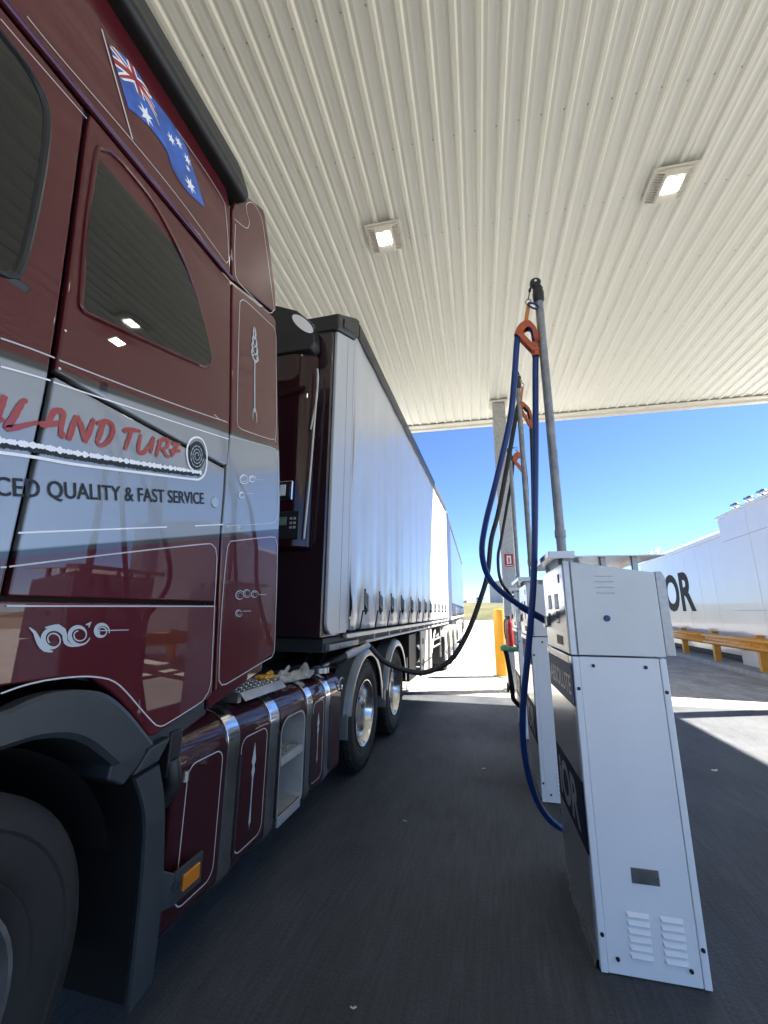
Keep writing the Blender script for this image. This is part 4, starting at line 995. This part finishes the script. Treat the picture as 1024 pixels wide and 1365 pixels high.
# refrigeration unit on the bulkhead
fu = MB().prism([(-3.55, 2.86), (-1.56, 2.86), (-1.46, 2.89), (-1.40, 2.96), (-1.385, 2.998), (-3.55, 2.998)], 1.92, 3.62, 'z').build('refrigeration_unit', 'unitmaroon', tr, .02)
MB().prism([(-3.55, 3.60), (-1.41, 3.60), (-1.37, 3.66), (-1.40, 3.86), (-1.56, 4.02), (-1.78, 4.12), (-2.2, 4.16), (-3.55, 4.16)], 2.84, 2.98, 'y').build('unit_hood', 'black', fu, .02)
mb = MB(); mb.v = [Vector((-1.49 + .13 * math.cos(R(a)) * .80 - .0 * a, 2.832, 3.86 + .062 * math.sin(R(a)) - .09 * math.cos(R(a)))) for a in range(0, 360, 12)]; mb.f = [tuple(range(30))]
mb.build('hood_hole_patch', 'letwhite', fu)  # white oval standing in for a see-through hole with pale canopy beyond
MB().prism([(-1.70, 3.22), (-1.45, 3.28), (-1.43, 3.255), (-1.445, 3.24), (-1.69, 3.185), (-1.73, 3.06), (-1.745, 3.06)], 2.852, 2.862, 'y').build('panel_crease', 'unitmaroon', fu, .004)
MB().box(-1.66, -1.50, 2.845, 2.865, 2.29, 2.45).build('handle_plate', 'chrome', fu, .012)
MB().box(-1.645, -1.515, 2.838, 2.846, 2.315, 2.425).build('handle_recess', 'black', fu, .006)
MB().box(-1.60, -1.55, 2.832, 2.84, 2.325, 2.415).build('handle_grip', 'white', fu, .006)
MB().box(-1.72, -1.43, 2.85, 2.866, 1.985, 2.20).build('control_panel', 'black', fu, .02)
MB().box(-1.66, -1.53, 2.842, 2.851, 2.09, 2.155).build('display', 'lcd', fu, .004)
for a in range(2):
    for b_ in range(3): MB().box(-1.505 + a * .03, -1.485 + a * .03, 2.842, 2.851, 2.06 + b_ * .035, 2.08 + b_ * .035).build('button', 'letgrey', fu, .003)
MB().tube(cr([(-1.372, 2.93, 3.42), (-1.365, 2.925, 3.2), (-1.385, 2.92, 3.02), (-1.40, 2.915, 2.9)], .05) , .008, 6).build('braided_cord', 'rope', fu)
MB().tube(cr([(-1.372, 2.925, 3.46), (-1.36, 2.92, 3.38), (-1.372, 2.92, 3.0), (-1.385, 2.915, 2.5), (-1.405, 2.905, 1.99)], .05), .008, 6).build('braided_cord', 'rope', fu)

# ================================================================ rear trailer
t2 = thing('rear_trailer', 'pale blue curtain-sided trailer at the rear of the road train', 'trailer', (-2.8, 19, 0))
ang = math.atan2(-.54, 12.5)
def x2(y): return -1.27 + (y - 12.0) * (-.54 / 12.5)
curtain('side_curtain', 13.3, 25.0, 1.33, 4.14, x2, 'curtainp', t2, [13.6 + .8 * k for k in range(14)], 200, 24, 1.2, 5)
MB().hexa([(x2(11.6) - 2.45, 11.6, 1.3), (x2(11.6) + .02, 11.6, 1.3), (x2(13.28) + .02, 13.28, 1.3), (x2(13.28) - 2.45, 13.28, 1.3)], [(x2(11.6) - 2.45, 11.6, 4.14), (x2(11.6) + .02, 11.6, 4.14), (x2(13.28) + .02, 13.28, 4.14), (x2(13.28) - 2.45, 13.28, 4.14)]).build('bulkhead', 'curtainb', t2, .02)
MB().hexa([(x2(12.05) - .10, 12.06, 4.15), (x2(12.05) + .02, 12.06, 4.15), (x2(25.1) + .02, 25.1, 4.15), (x2(25.1) - .1, 25.1, 4.15)], [(x2(12.05) - .10, 12.06, 4.3), (x2(12.05) + .02, 12.06, 4.28), (x2(25.1) + .02, 25.1, 4.28), (x2(25.1) - .1, 25.1, 4.3)]).build('roof_rail', 'chassis', t2, .006)
MB().hexa([(x2(12.1) - 2.4, 12.46, 4.2), (x2(12.1) - .1, 12.46, 4.2), (x2(25) - .1, 25, 4.2), (x2(25) - 2.4, 25, 4.2)], [(x2(12.1) - 2.4, 12.46, 4.25), (x2(12.1) - .1, 12.46, 4.25), (x2(25) - .1, 25, 4.25), (x2(25) - 2.4, 25, 4.25)]).build('roof', 'whitemetal', t2)
MB().hexa([(x2(12.5) - 2.4, 12.5, 1.15), (x2(12.5) + .015, 12.5, 1.22), (x2(25) + .015, 25, 1.22), (x2(25) - 2.4, 25, 1.15)], [(x2(12.5) - 2.4, 12.5, 1.32), (x2(12.5) + .015, 12.5, 1.30), (x2(25) + .015, 25, 1.30), (x2(25) - 2.4, 25, 1.32)]).build('floor_frame', 'whitemetal', t2, .006)
MB().hexa([(x2(25) - 2.45, 25.0, 1.3), (x2(25), 25.0, 1.3), (x2(25), 25.1, 1.3), (x2(25) - 2.45, 25.1, 1.3)], [(x2(25) - 2.45, 25.0, 4.2), (x2(25), 25.0, 4.2), (x2(25), 25.1, 4.2), (x2(25) - 2.45, 25.1, 4.2)]).build('rear_frame', 'whitemetal', t2, .01)
MB().box(-3.3, -1.75, 14.8, 24.5, .9, 1.15).build('chassis_frame', 'chassis', t2)
for y in (17.2, 19.5):
    MB().box(x2(y) - .05, x2(y), y - .5, y + .5, .35, 1.1).build('pallet_door', 'whitemetal', t2, .01)
for k in range(14):
    y = 13.6 + .8 * k
    MB().box(x2(y) + .005, x2(y) + .03, y - .02, y + .02, 1.30, 1.72).build('curtain_strap', 'strap', t2)
for y in (21.2, 22.5, 23.8):
    wheel(t2, y, .47, x2(y) - .05, .475, .27, 'deep', 1, 32); wheel(t2, y, .47, x2(y) - 2.4, .475, .27, 'hidden', -1, 32)
    MB().lathe([(x2(y) - .6, .555), (x2(y) - .02, .555), (x2(y) - .0, .52)], (0, y, .49), 'x', 24, R(5), R(175)).build('mudguard', 'whitemetal', t2, smooth=40)

# ================================================================ fuel dispensers
W, DP, H1, H2 = .405, .70, 1.245, 1.70
disp = thing('fuel_dispenser', 'nearest tall white fuel dispenser with louvres and a blue lock on its face', 'fuel dispenser', (.343, 2.283, 0), SITE, 'fuel dispensers in a row along the lane', local=True)
MB().box(.006, W - .006, .012, DP - .01, .02, H1 - .004).build('pedestal', 'white', disp)
fp_ = MB().box(.030, W - .030, .0, .012, .004, H1).build('front_panel', 'white', disp, .002)
for x0, x1 in ((0, .0285), (W - .0285, W)):
    MB().box(x0, x1, -.003, .030, .003, H1 - .001).build('corner_flange', 'white', disp, .003)
def louvre(mb, x0, x1, z):
    r = .010; y = 0.0
    pts = []
    a = [(x0, y, z), (x1, y, z), (x1, y, z + .018), (x0, y, z + .018)]
    mb.add([(x0, y + .001, z + .017), (x1, y + .001, z + .017), (x1 - .005, y - .011, z + .002), (x0 + .005, y - .011, z + .002), (x0, y + .001, z - .002), (x1, y + .001, z - .002), (x1 - .006, y - .008, z - .001), (x0 + .006, y - .008, z - .001)],
           [(0, 1, 2, 3), (3, 2, 6, 7), (7, 6, 5, 4), (0, 3, 7, 4), (1, 5, 6, 2)])
    return mb
for x0, x1 in ((.118, .205), (.245, .332)):
    for k in range(6):
        louvre(MB(), x0, x1, .072 + k * .0285).build('louvre', 'white', fp_, smooth=60)
MB().box(.155, .262, -.0025, .0005, .335, .392).build('rating_plate', 'alu_dark', disp, .001)
for x in (.162, .255): MB().lathe([(-.0025, .004), (-.0045, .003), (-.0045, .0001)], (x, 0, .3635), 'y', 8).build('plate_rivet', 'alloy', disp)
for x, z in ((.016, .135), (.068, .058), (W - .068, .058), (W - .016, .135), (.016, 1.10), (W - .016, 1.10), (.09, 1.205), (W - .09, 1.205)):
    MB().lathe([(-.003, .0085), (-.008, .007), (-.009, .0001)], (x, 0, z), 'y', 10).build('screw', 'screw', disp)
# left side: stainless panels and printed bands (the side faces the truck)
MB().box(-.006, .006, .02, DP, .03, .405).build('side_panel', 'galv', disp)
MB().box(-.006, .006, .02, DP, .408, .695).build('side_band', 'navy', disp)
MB().box(-.006, .006, .02, DP, .698, 1.015).build('side_panel', 'stainless', disp)
MB().box(-.006, .006, .02, DP, 1.018, 1.205).build('side_band', 'blueband', disp)
MB().box(-.014, .006, .02, DP, 1.209, H1).build('side_ledge', 'stainless', disp, .003)
vs_, fs_ = text_geo('iOR', .03)
MB().add([(-.0075, .62 - u * .50, .455 + v * .20) for u, v in vs_], fs_).build('lettering', 'letgrey', disp, smooth=0)
vs_, fs_ = text_geo('ABSOLUTE', .012)
MB().add([(-.0075, .66 - u * .60, 1.06 + v * .09) for u, v in vs_], fs_).build('lettering', 'letgrey', disp, smooth=0)
MB().box(W - .006, W + .004, .03, DP, .03, H1).build('side_panel', 'white', disp)
# hood
MB().hexa([(.012, .02, H1 + .006), (W - .004, .02, H1 + .006), (W - .004, DP, H1 + .006), (.012, DP, H1 + .006)], [(.012, .02, H2), (W - .004, .02, H2 - .06), (W - .004, DP, H2 - .06), (.012, DP, H2)]).build('hood', 'white_hood', disp)
hd = MB().prism([(.030, H1 + .008), (W + .001, H1 + .008), (W + .001, 1.642), (.030, 1.702)], -.006, .018, 'y').build('hood_door', 'white_hood', disp, .003)
MB().prism([(-.004, H1 + .008), (.022, H1 + .008), (.022, 1.704), (-.004, 1.708)], -.004, .02, 'y').build('hood_edge', 'white', disp, .002)
for k in range(4):
    louvre(MB(), .135, .225, 1.545 + k * .027).build('louvre', 'white_hood', hd, smooth=60)
MB().lathe([(-.006, .015), (-.012, .0145), (-.015, .011), (-.015, .0001)], (.172, 0, 1.425), 'y', 18).build('lock', 'bluehose', hd)
bz = MB().box(-.008, .010, .025, DP - .02, H1 + .01, 1.69).build('side_bezel', 'stainless', disp, .002)
for y0, y1, z0, z1, mt in ((.20, .30, 1.475, 1.545, 'letwhite'), (.42, .52, 1.475, 1.545, 'letwhite'), (.20, .28, 1.40, 1.452, 'lcd'), (.16, .32, 1.29, 1.325, 'black'), (.50, .56, 1.38, 1.44, 'black'), (.12, .15, 1.61, 1.645, 'black')):
    MB().box(-.0092, -.006, y0 - .006, y1 + .006, z0 - .006, z1 + .006).build('display_frame', 'black', bz, .001)
    MB().box(-.0102, -.0085, y0, y1, z0, z1).build('display', mt, bz)
MB().box(-.028, -.008, .60, .68, 1.36, 1.43).build('nozzle_boot', 'stainless', disp, .008)
# roof tray
MB().prism([(-.075, 1.722), (.455, 1.722), (.455, 1.728), (-.069, 1.728), (-.069, 1.752), (-.075, 1.752)], -.03, DP + .03, 'y').build('roof_tray', 'stainless', disp, .001)
MB().box(-.075, .05, -.036, -.030, 1.716, 1.752).build('tray_lip', 'white', disp, .001)
for x in (.02, .20, W - .06):
    for y in (.06, DP - .06): MB().box(x - .012, x + .012, y - .012, y + .012, 1.62, 1.722).build('tray_stud', 'galv', disp)
# side shroud on the far face
MB().prism([(W + .016, 1.255), (W + .058, 1.255), (W + .058, 1.62), (W + .045, 1.65), (W + .016, 1.65)], .03, .045, 'y').build('side_shroud', 'galv', disp, .003)
MB().box(W + .016, W + .026, .045, DP - .05, 1.255, 1.65).build('side_shroud', 'galv', disp, .003)
for z in (1.30, 1.59): MB().tube([(W - .005, .10, z), (W + .035, .10, z)], .008, 8).build('shroud_bolt', 'galv', disp)
# mast
ma = MB().tube([(.018, .11, 1.70), (.018, .11, 3.385)], .0245, 16).build('hose_mast', 'gpipe', disp)
MB().tube([(.018, .11, 1.845), (.018, .11, 1.885)], .029, 16).build('mast_collar', 'gpipe', ma)
MB().lathe([(3.33, .0265), (3.35, .033), (3.40, .035), (3.41, .030), (3.43, .032), (3.45, .022), (3.465, .016), (3.465, .001)], (.018, .11, 0), 'z', 18).build('mast_cap', 'black', ma)
MB().lathe([(-.018, .0001), (-.018, .026), (-.012, .033), (.012, .033), (.018, .026), (.018, .0001)], (.006, .11, 3.475), 'y', 18).build('cord_reel', 'black', ma)
MB().lathe([(-.021, .0001), (-.021, .006), (-.018, .008)], (.006, .11, 3.482), 'y', 10).build('reel_pin', 'letwhite', ma)
# ragged grout along the foot of the lane side
mb = MB(); rnd = random.Random(3); n = 30
for i in range(n + 1):
    y = .02 + (DP - .02) * i / n; e = rnd.uniform(.004, .016)
    mb.v += [Vector((-.002, y, rnd.uniform(.028, .05))), Vector((-.008 - e * .5, y, rnd.uniform(.018, .034))), Vector((-.012 - e, y, -.01))]
mb.f = [(3 * i + q, 3 * i + q + 1, 3 * i + q + 4, 3 * i + q + 3) for i in range(n) for q in (0, 1)]
mb.build('grout', 'grout', disp, smooth=0)
MB().box(.02, W - .02, .02, DP, -.02, .022).build('plinth', 'grout', disp)
for loc, lb, kz in (((.272, 3.905, 0), 'middle white fuel dispenser of the row of three', 1.19), ((.243, 5.62, 0), 'farthest white fuel dispenser, partly hidden behind the other two', 1.10)):
    d_ = dup(disp, loc, lb)
    for c_ in d_.children:
        if c_.name.startswith('hose_mast'): c_.scale.z = kz; c_.location = (.04, 0, 1.70 * (1 - kz))

# ================================================================ hoses, hangers, nozzle
def hose(name, label, pts, r, mat, group=None):
    t = thing(name, label, 'hose', tuple(pts[0]), 0, group)
    MB().tube(cr(pts, .04), r, 12).build('hose_line', mat, t)
    return t
H1p = [(.345, 3.08, .19), (.321, 3.02, .202), (.249, 2.98, .249), (.17, 2.93, .377), (.119, 2.86, .613), (.119, 2.78, .875), (.172, 2.68, 1.264), (.226, 2.6, 1.692), (.275, 2.48, 2.391), (.303, 2.42, 2.85), (.314, 2.4, 3.015), (.308, 2.38, 3.125), (.281, 2.38, 3.175), (.24, 2.38, 3.165), (.214, 2.39, 3.105), (.183, 2.42, 2.868), (.141, 2.46, 2.592), (.042, 2.55, 2.243), (-.04, 2.64, 1.981), (-.069, 2.7, 1.801), (-.022, 2.77, 1.64), (.132, 2.85, 1.502), (.318, 2.93, 1.395)]
h1 = hose('fuel_hose', 'thick blue hose looped from the nearest mast to the nearest dispenser', H1p, .0185, 'bluehose', 'dispenser hoses')
MB().tube([(.345, 3.08, .19), (.345, 3.08, .30)], .022, 8).tube([(.33, 3.06, .27), (.36, 3.10, .27)], .03, 8).build('hose_fitting', 'alu_dark', h1)
MB().tube([(.15, 2.86, 1.488), (.30, 2.92, 1.40)], .0225, 10).build('hose_sleeve', 'bluehose', h1)
H2p = [(.46, 4.6, .3), (.36, 4.5, .464), (.305, 4.4, .874), (.365, 4.2, 1.84), (.412, 4.1, 2.7), (.43, 4.05, 3.306), (.394, 4.03, 3.413), (.35, 4.02, 3.484), (.311, 4.02, 3.449), (.211, 4.02, 2.998), (.071, 4.0, 2.395), (-.013, 3.98, 2.105), (-.061, 3.95, 1.79), (-.138, 3.92, 1.554), (-.246, 3.89, 1.293), (-.381, 3.86, 1.071), (-.511, 3.83, .977), (-.671, 3.8, .931), (-.862, 3.76, .971), (-.991, 3.73, 1.032), (-1.107, 3.7, 1.157)]
h2 = hose('fuel_hose', 'black hose hanging from the middle mast and running to the truck fuel tank', H2p, .0225, 'blackhose', 'dispenser hoses')
H3p = [(.46, 5.9, 1.9), (.466, 5.85, 2.194), (.485, 5.8, 2.799), (.49, 5.77, 3.324), (.466, 5.76, 3.55), (.399, 5.75, 3.60), (.345, 5.75, 3.53), (.295, 5.76, 3.227), (.202, 5.78, 2.81), (.11, 5.8, 2.401), (.057, 5.82, 2.15), (.08, 5.85, 1.851), (.24, 5.9, 1.607)]
hose('fuel_hose', 'dark hose looped over the farthest mast', H3p, .021, 'blackhose', 'dispenser hoses')
# nozzle in the truck's filler
nz = thing('fuel_nozzle', 'silver fuel nozzle resting in the truck tank filler', 'nozzle', (-1.42, 3.36, 1.0))
MB().tube([(-1.107, 3.7, 1.157), (-1.19, 3.615, 1.115)], .027, 12).tube([(-1.19, 3.615, 1.115), (-1.27, 3.53, 1.075)], .034, 12).build('swivel', 'postwhite', nz)
MB().tube([(-1.265, 3.535, 1.078), (-1.32, 3.47, 1.05), (-1.37, 3.42, 1.03)], [.034, .038, .026], 12).build('valve_body', 'black', nz)
MB().tube([(-1.27, 3.53, 1.04), (-1.31, 3.50, .99), (-1.37, 3.45, .99), (-1.38, 3.42, 1.01)], .009, 8).build('lever', 'black', nz)
MB().tube([(-1.36, 3.43, 1.035), (-1.40, 3.385, 1.01), (-1.415, 3.365, .96)], [.02, .02, .018], 10).build('spout', 'alu', nz)
# orange hose hangers on cords from the masts
def saddle(label, cord_top, eye, bend, clamp, group='orange hose hangers'):
    """bend: points of the hose over the top; clamp: where both legs of the saddle meet the hose below"""
    t = thing('hose_hanger', label, 'hose hanger', tuple(clamp), 0, group)
    P = [Vector(p) for p in cr(bend, .012)]; clamp = Vector(clamp); eye = Vector(eye); n = len(P); cen = sum(P, Vector()) / n
    mb = MB(); hw = .024
    for i, p in enumerate(P):
        o = (p - cen); o.y = 0; o.normalize()
        for s in (-1, 1):
            mb.v.append(p + o * .006 + Vector((0, s * hw, 0)))
        mb.v.append(p + o * .019)
    for i in range(n - 1):
        a = 3 * i; b = a + 3; mb.f += [(a, a + 2, b + 2, b), (a + 2, a + 1, b + 1, b + 2)]
    sd_ = mb.build('saddle', 'orange', t, smooth=60); q = sd_.modifiers.new('thick', 'SOLIDIFY'); q.thickness = .006; q.offset = 1
    out_ = [p + (p - cen).normalized() * .008 for p in P] + [clamp + Vector((-.02, 0, 0)), clamp + Vector((.02, 0, 0))]
    if P[0].x > P[-1].x: out_ = out_[:-2] + [out_[-2], out_[-1]]
    else: out_ = out_[:-2] + [out_[-1], out_[-2]]
    k_ = len(out_); ctr = sum(out_, Vector()) / k_ ; ctr = ctr.lerp(clamp, .12)
    for s in (-1, 1):
        o_ = Vector((0, s * .023, 0)); mb = MB()
        mb.v = [p + o_ for p in out_] + [ctr.lerp(p, .52) + o_ for p in out_]
        mb.f = [(i, (i + 1) % k_, k_ + (i + 1) % k_, k_ + i) for i in range(k_)]
        q2 = mb.build('side_plate', 'orange', t, smooth=0); q = q2.modifiers.new('thick', 'SOLIDIFY'); q.thickness = .005; q.offset = 0
    MB().tube([clamp + Vector((0, 0, .03)), clamp - Vector((0, 0, .03))], .024, 12).build('clamp', 'orange', t)
    top = max(P, key=lambda p: p.z)
    MB().hexa([top + Vector((-.012, -.004, .015)), top + Vector((.012, -.004, .015)), top + Vector((.012, .004, .015)), top + Vector((-.012, .004, .015))], [eye + Vector((-.012, -.004, 0)), eye + Vector((.012, -.004, 0)), eye + Vector((.012, .004, 0)), eye + Vector((-.012, .004, 0))]).build('lifting_strap', 'orangeband', t, .002)
    MB().tube([eye + Vector((.016 * math.cos(a), 0, .016 + .022 * math.sin(a))) for a in [i * math.pi / 6 for i in range(12)]], .0035, 6, closed=True).build('snap_hook', 'alu_dark', t)
    MB().tube([eye + Vector((0, 0, .035)), Vector(cord_top)], .0032, 6).build('cord', 'black', t)
    for k in (.5, .6): MB().ball(tuple((eye + Vector((0, 0, .035))).lerp(Vector(cord_top), k)), .009, 5).build('cord_stop', 'black', t)
    return t
sd1 = saddle('orange hose hanger holding the blue hose at the nearest mast', (.322, 2.392, 3.485), (.294, 2.385, 3.325), [(.318, 2.38, 3.06), (.312, 2.38, 3.115), (.282, 2.38, 3.178), (.242, 2.38, 3.168), (.215, 2.38, 3.115)], (.313, 2.395, 2.99))
MB().tube([Vector((.30 + .03 * math.cos(a) + .02, 2.375, 3.30 + .018 * math.sin(a) - .02 * math.cos(a))) for a in [i * math.pi / 8 for i in range(16)]], .006, 6, closed=True).build('blue_tie', 'bluehose', sd1)
saddle('orange hose hanger holding the black hose at the middle mast', (.34, 4.0, 3.83), (.372, 4.01, 3.66), [(.432, 4.04, 3.30), (.42, 4.035, 3.38), (.385, 4.03, 3.455), (.345, 4.02, 3.487), (.315, 4.02, 3.455)], (.43, 4.05, 3.24))
saddle('orange hose hanger on the farthest mast, smallest in view', (.31, 5.73, 3.68), (.385, 5.74, 3.66), [(.49, 5.76, 3.36), (.475, 5.76, 3.52), (.42, 5.755, 3.60), (.37, 5.75, 3.585), (.335, 5.75, 3.50)], (.49, 5.77, 3.28))
# green-booted nozzle parked on the far dispenser with its hose
gz = thing('green_nozzle', 'fuel nozzle with a bright green boot and black hose at the farthest dispenser', 'nozzle', (.15, 6.0, .3))
MB().tube([(.03, 5.9, .985), (.07, 5.9, 1.0), (.13, 5.9, .985), (.24, 5.9, .985)], [.03, .044, .036, .030], 12).build('boot', 'green', gz)
MB().tube(cr([(.085, 5.9, .97), (.10, 5.9, .90), (.125, 5.93, .70), (.145, 5.97, .50), (.155, 6.0, .36), (.26, 6.05, .25)], .04), .029, 10).build('hose_line', 'blackhose', gz)
MB().lathe([(-.012, .0001), (-.012, .055), (.012, .065), (.02, .03), (.05, .02), (.05, .0001)], (.09, 6.0, .50), 'x', 16).build('breakaway_coupling', 'alu_dark', gz)

# ================================================================ column sign, extinguisher, bollard
sg = thing('extinguisher_sign', 'small red and white fire extinguisher sign on the steel column', 'sign', (.295, 8.668, 2.33), SITE, local=True)
MB().box(-.085, .085, -.006, 0, 0, .255).build('plate', 'red', sg, .003)
MB().box(-.042, .042, -.009, -.006, .06, .22).build('pictogram', 'letwhite', sg)
MB().box(-.014, .014, -.0115, -.009, .075, .185).build('pictogram_cylinder', 'red', sg, .003)
MB().box(-.07, .07, -.008, -.006, .02, .03).build('rule', 'letwhite', sg)
ex = thing('fire_extinguisher', 'red fire extinguisher hung low on the steel column', 'extinguisher', (.225, 8.60, .80))
MB().lathe([(.80, .0001), (.80, .05), (.82, .058), (1.22, .058), (1.27, .045), (1.30, .024), (1.33, .022), (1.33, .0001)], (.235, 8.60, 0), 'z', 20).build('cylinder', 'red', ex)
MB().tube([(.225, 8.60, 1.32), (.225, 8.60, 1.37)], .02, 10).box(.16, .24, 8.59, 8.61, 1.365, 1.378).build('valve', 'black', ex)
MB().tube(cr([(.22, 8.59, 1.35), (.14, 8.58, 1.30), (.13, 8.57, 1.1), (.145, 8.57, .95)], .04), .012, 8).build('discharge_hose', 'black', ex)
bo = thing('bollard', 'stout yellow steel bollard standing in the sun beside the column', 'bollard', (.065, 10.62, 0))
MB().lathe([(0, .15), (1.49, .15), (1.51, .145), (1.52, .13), (1.52, .0001)], (.065, 10.62, 0), 'z', 32).build('post', 'yellow', bo)
MB().lathe([(0.004, .22), (.02, .22), (.025, .152)], (.065, 10.62, 0), 'z', 32).build('base_collar', 'concrete_kerb', bo)

# ================================================================ work gloves left on the tank
def glove(name, label, mat, c, ax, ln, wd, ht, seed, fingers):
    t = thing(name, label, 'glove', tuple(c), 0, 'work gloves on the fuel tank')
    rnd = random.Random(seed); c = Vector(c); ax = Vector((*ax, 0)).normalized(); sd_ = Vector((-ax.y, ax.x, 0)); ph = [rnd.uniform(0, 6) for _ in range(6)]
    def blob(nm, c0, L, w_, h_, flare=0.0, open_end=False):
        mb = MB(); nu, nv = 26, 22
        for i in range(nu + 1):
            u = i / nu; env = math.sin(math.pi * min(.97, max(.03, u))) ** .5 if not open_end else (.55 + .45 * u + flare * u * u)
            for j in range(nv):
                a = 2 * math.pi * j / nv
                f = 1 + .16 * math.sin(3 * a + 9 * u + ph[0]) + .12 * math.sin(5 * a - 14 * u + ph[1]) + .10 * math.sin(22 * u + 2 * math.sin(a + ph[2])) + rnd.uniform(-.03, .03)
                q = c0 + ax * (L * (u - .5)) + sd_ * (w_ * env * f * math.cos(a)) + Vector((0, 0, h_ * env * f * (math.sin(a) + .85)))
                q.z = max(q.z, c0.z + .002); mb.v.append(q)
        mb.f = [(i * nv + j, i * nv + (j + 1) % nv, (i + 1) * nv + (j + 1) % nv, (i + 1) * nv + j) for i in range(nu) for j in range(nv)]
        return mb.build(nm, mat, t, smooth=80)
    blob('palm', c, ln, wd, ht)
    if fingers != 'fingers_only': blob('cuff', c + ax * ln * .62, ln * .5, wd * .85, ht * .95, .35, True)
    for k in range(4):
        a = (k - 1.5) * wd * .42
        P = [c - ax * ln * .30 + sd_ * a + Vector((0, 0, ht * .8)), c - ax * ln * .5 + sd_ * a * 1.25 + Vector((0, 0, ht * (1.2 + .3 * math.sin(k * 2)))), c - ax * (ln * .62 + .012 * (k % 2)) + sd_ * a * 1.5 + Vector((0, 0, ht * .4))]
        MB().tube(cr(P, .012), .0125, 8).build('finger', mat, t, smooth=80)
    P = [c + sd_ * wd * .5 + Vector((0, 0, ht)), c + sd_ * wd * .4 + ax * .02 + Vector((0, 0, ht * 2.1)), c + sd_ * wd * .2 + ax * .035 + Vector((0, 0, ht * 2.9))]
    MB().tube(cr(P, .012), [.02, .018, .016, .014, .012, .010, .008, .006][:len(cr(P, .012))] if len(cr(P, .012)) <= 8 else .013, 8).build('thumb', mat, t, smooth=80)
    return t
glove('work_glove', 'crumpled grey cotton work glove with its cuff towards the filler', 'gloves', (-1.43, 2.80, .968), (.22, 1), .24, .055, .036, 4, '')
glove('work_glove', 'small ochre work glove lying at the end of the tread plate', 'glovey', (-1.44, 2.575, 1.026), (.25, 1), .12, .035, .012, 9, 'fingers_only')

# ================================================================ litter on the pavement
def scrap(label, x, y, r, seed):
    rnd = random.Random(seed); t = thing('paper_scrap', label, 'litter', (x, y, 0), rnd.uniform(0, 3), 'scraps of litter on the lane', local=True)
    mb = MB(); n = 9
    mb.v = [Vector((0, 0, .004))] + [Vector((r * rnd.uniform(.5, 1.1) * math.cos(6.283 * i / n), .5 * r * rnd.uniform(.5, 1.1) * math.sin(6.283 * i / n), rnd.uniform(.001, .009))) for i in range(n)]
    mb.f = [(0, i + 1, (i + 1) % n + 1) for i in range(n)]; o = mb.build('scrap_sheet', 'scrap', t, smooth=0)
    q = o.modifiers.new('thick', 'SOLIDIFY'); q.thickness = .001
for a in (('tiny white scrap near the bottom edge of the lane', -.599, 1.858, .017, 1), ('small pale fleck on the lane beside the front drive wheel', -.705, 3.314, .018, 2),
          ('pale scrap lying on the pavement right of the nearest dispenser', 1.932, 5.084, .05, 3), ('faint pale scrap in mid lane left of the middle dispenser', -.194, 4.513, .028, 4)): scrap(*a)
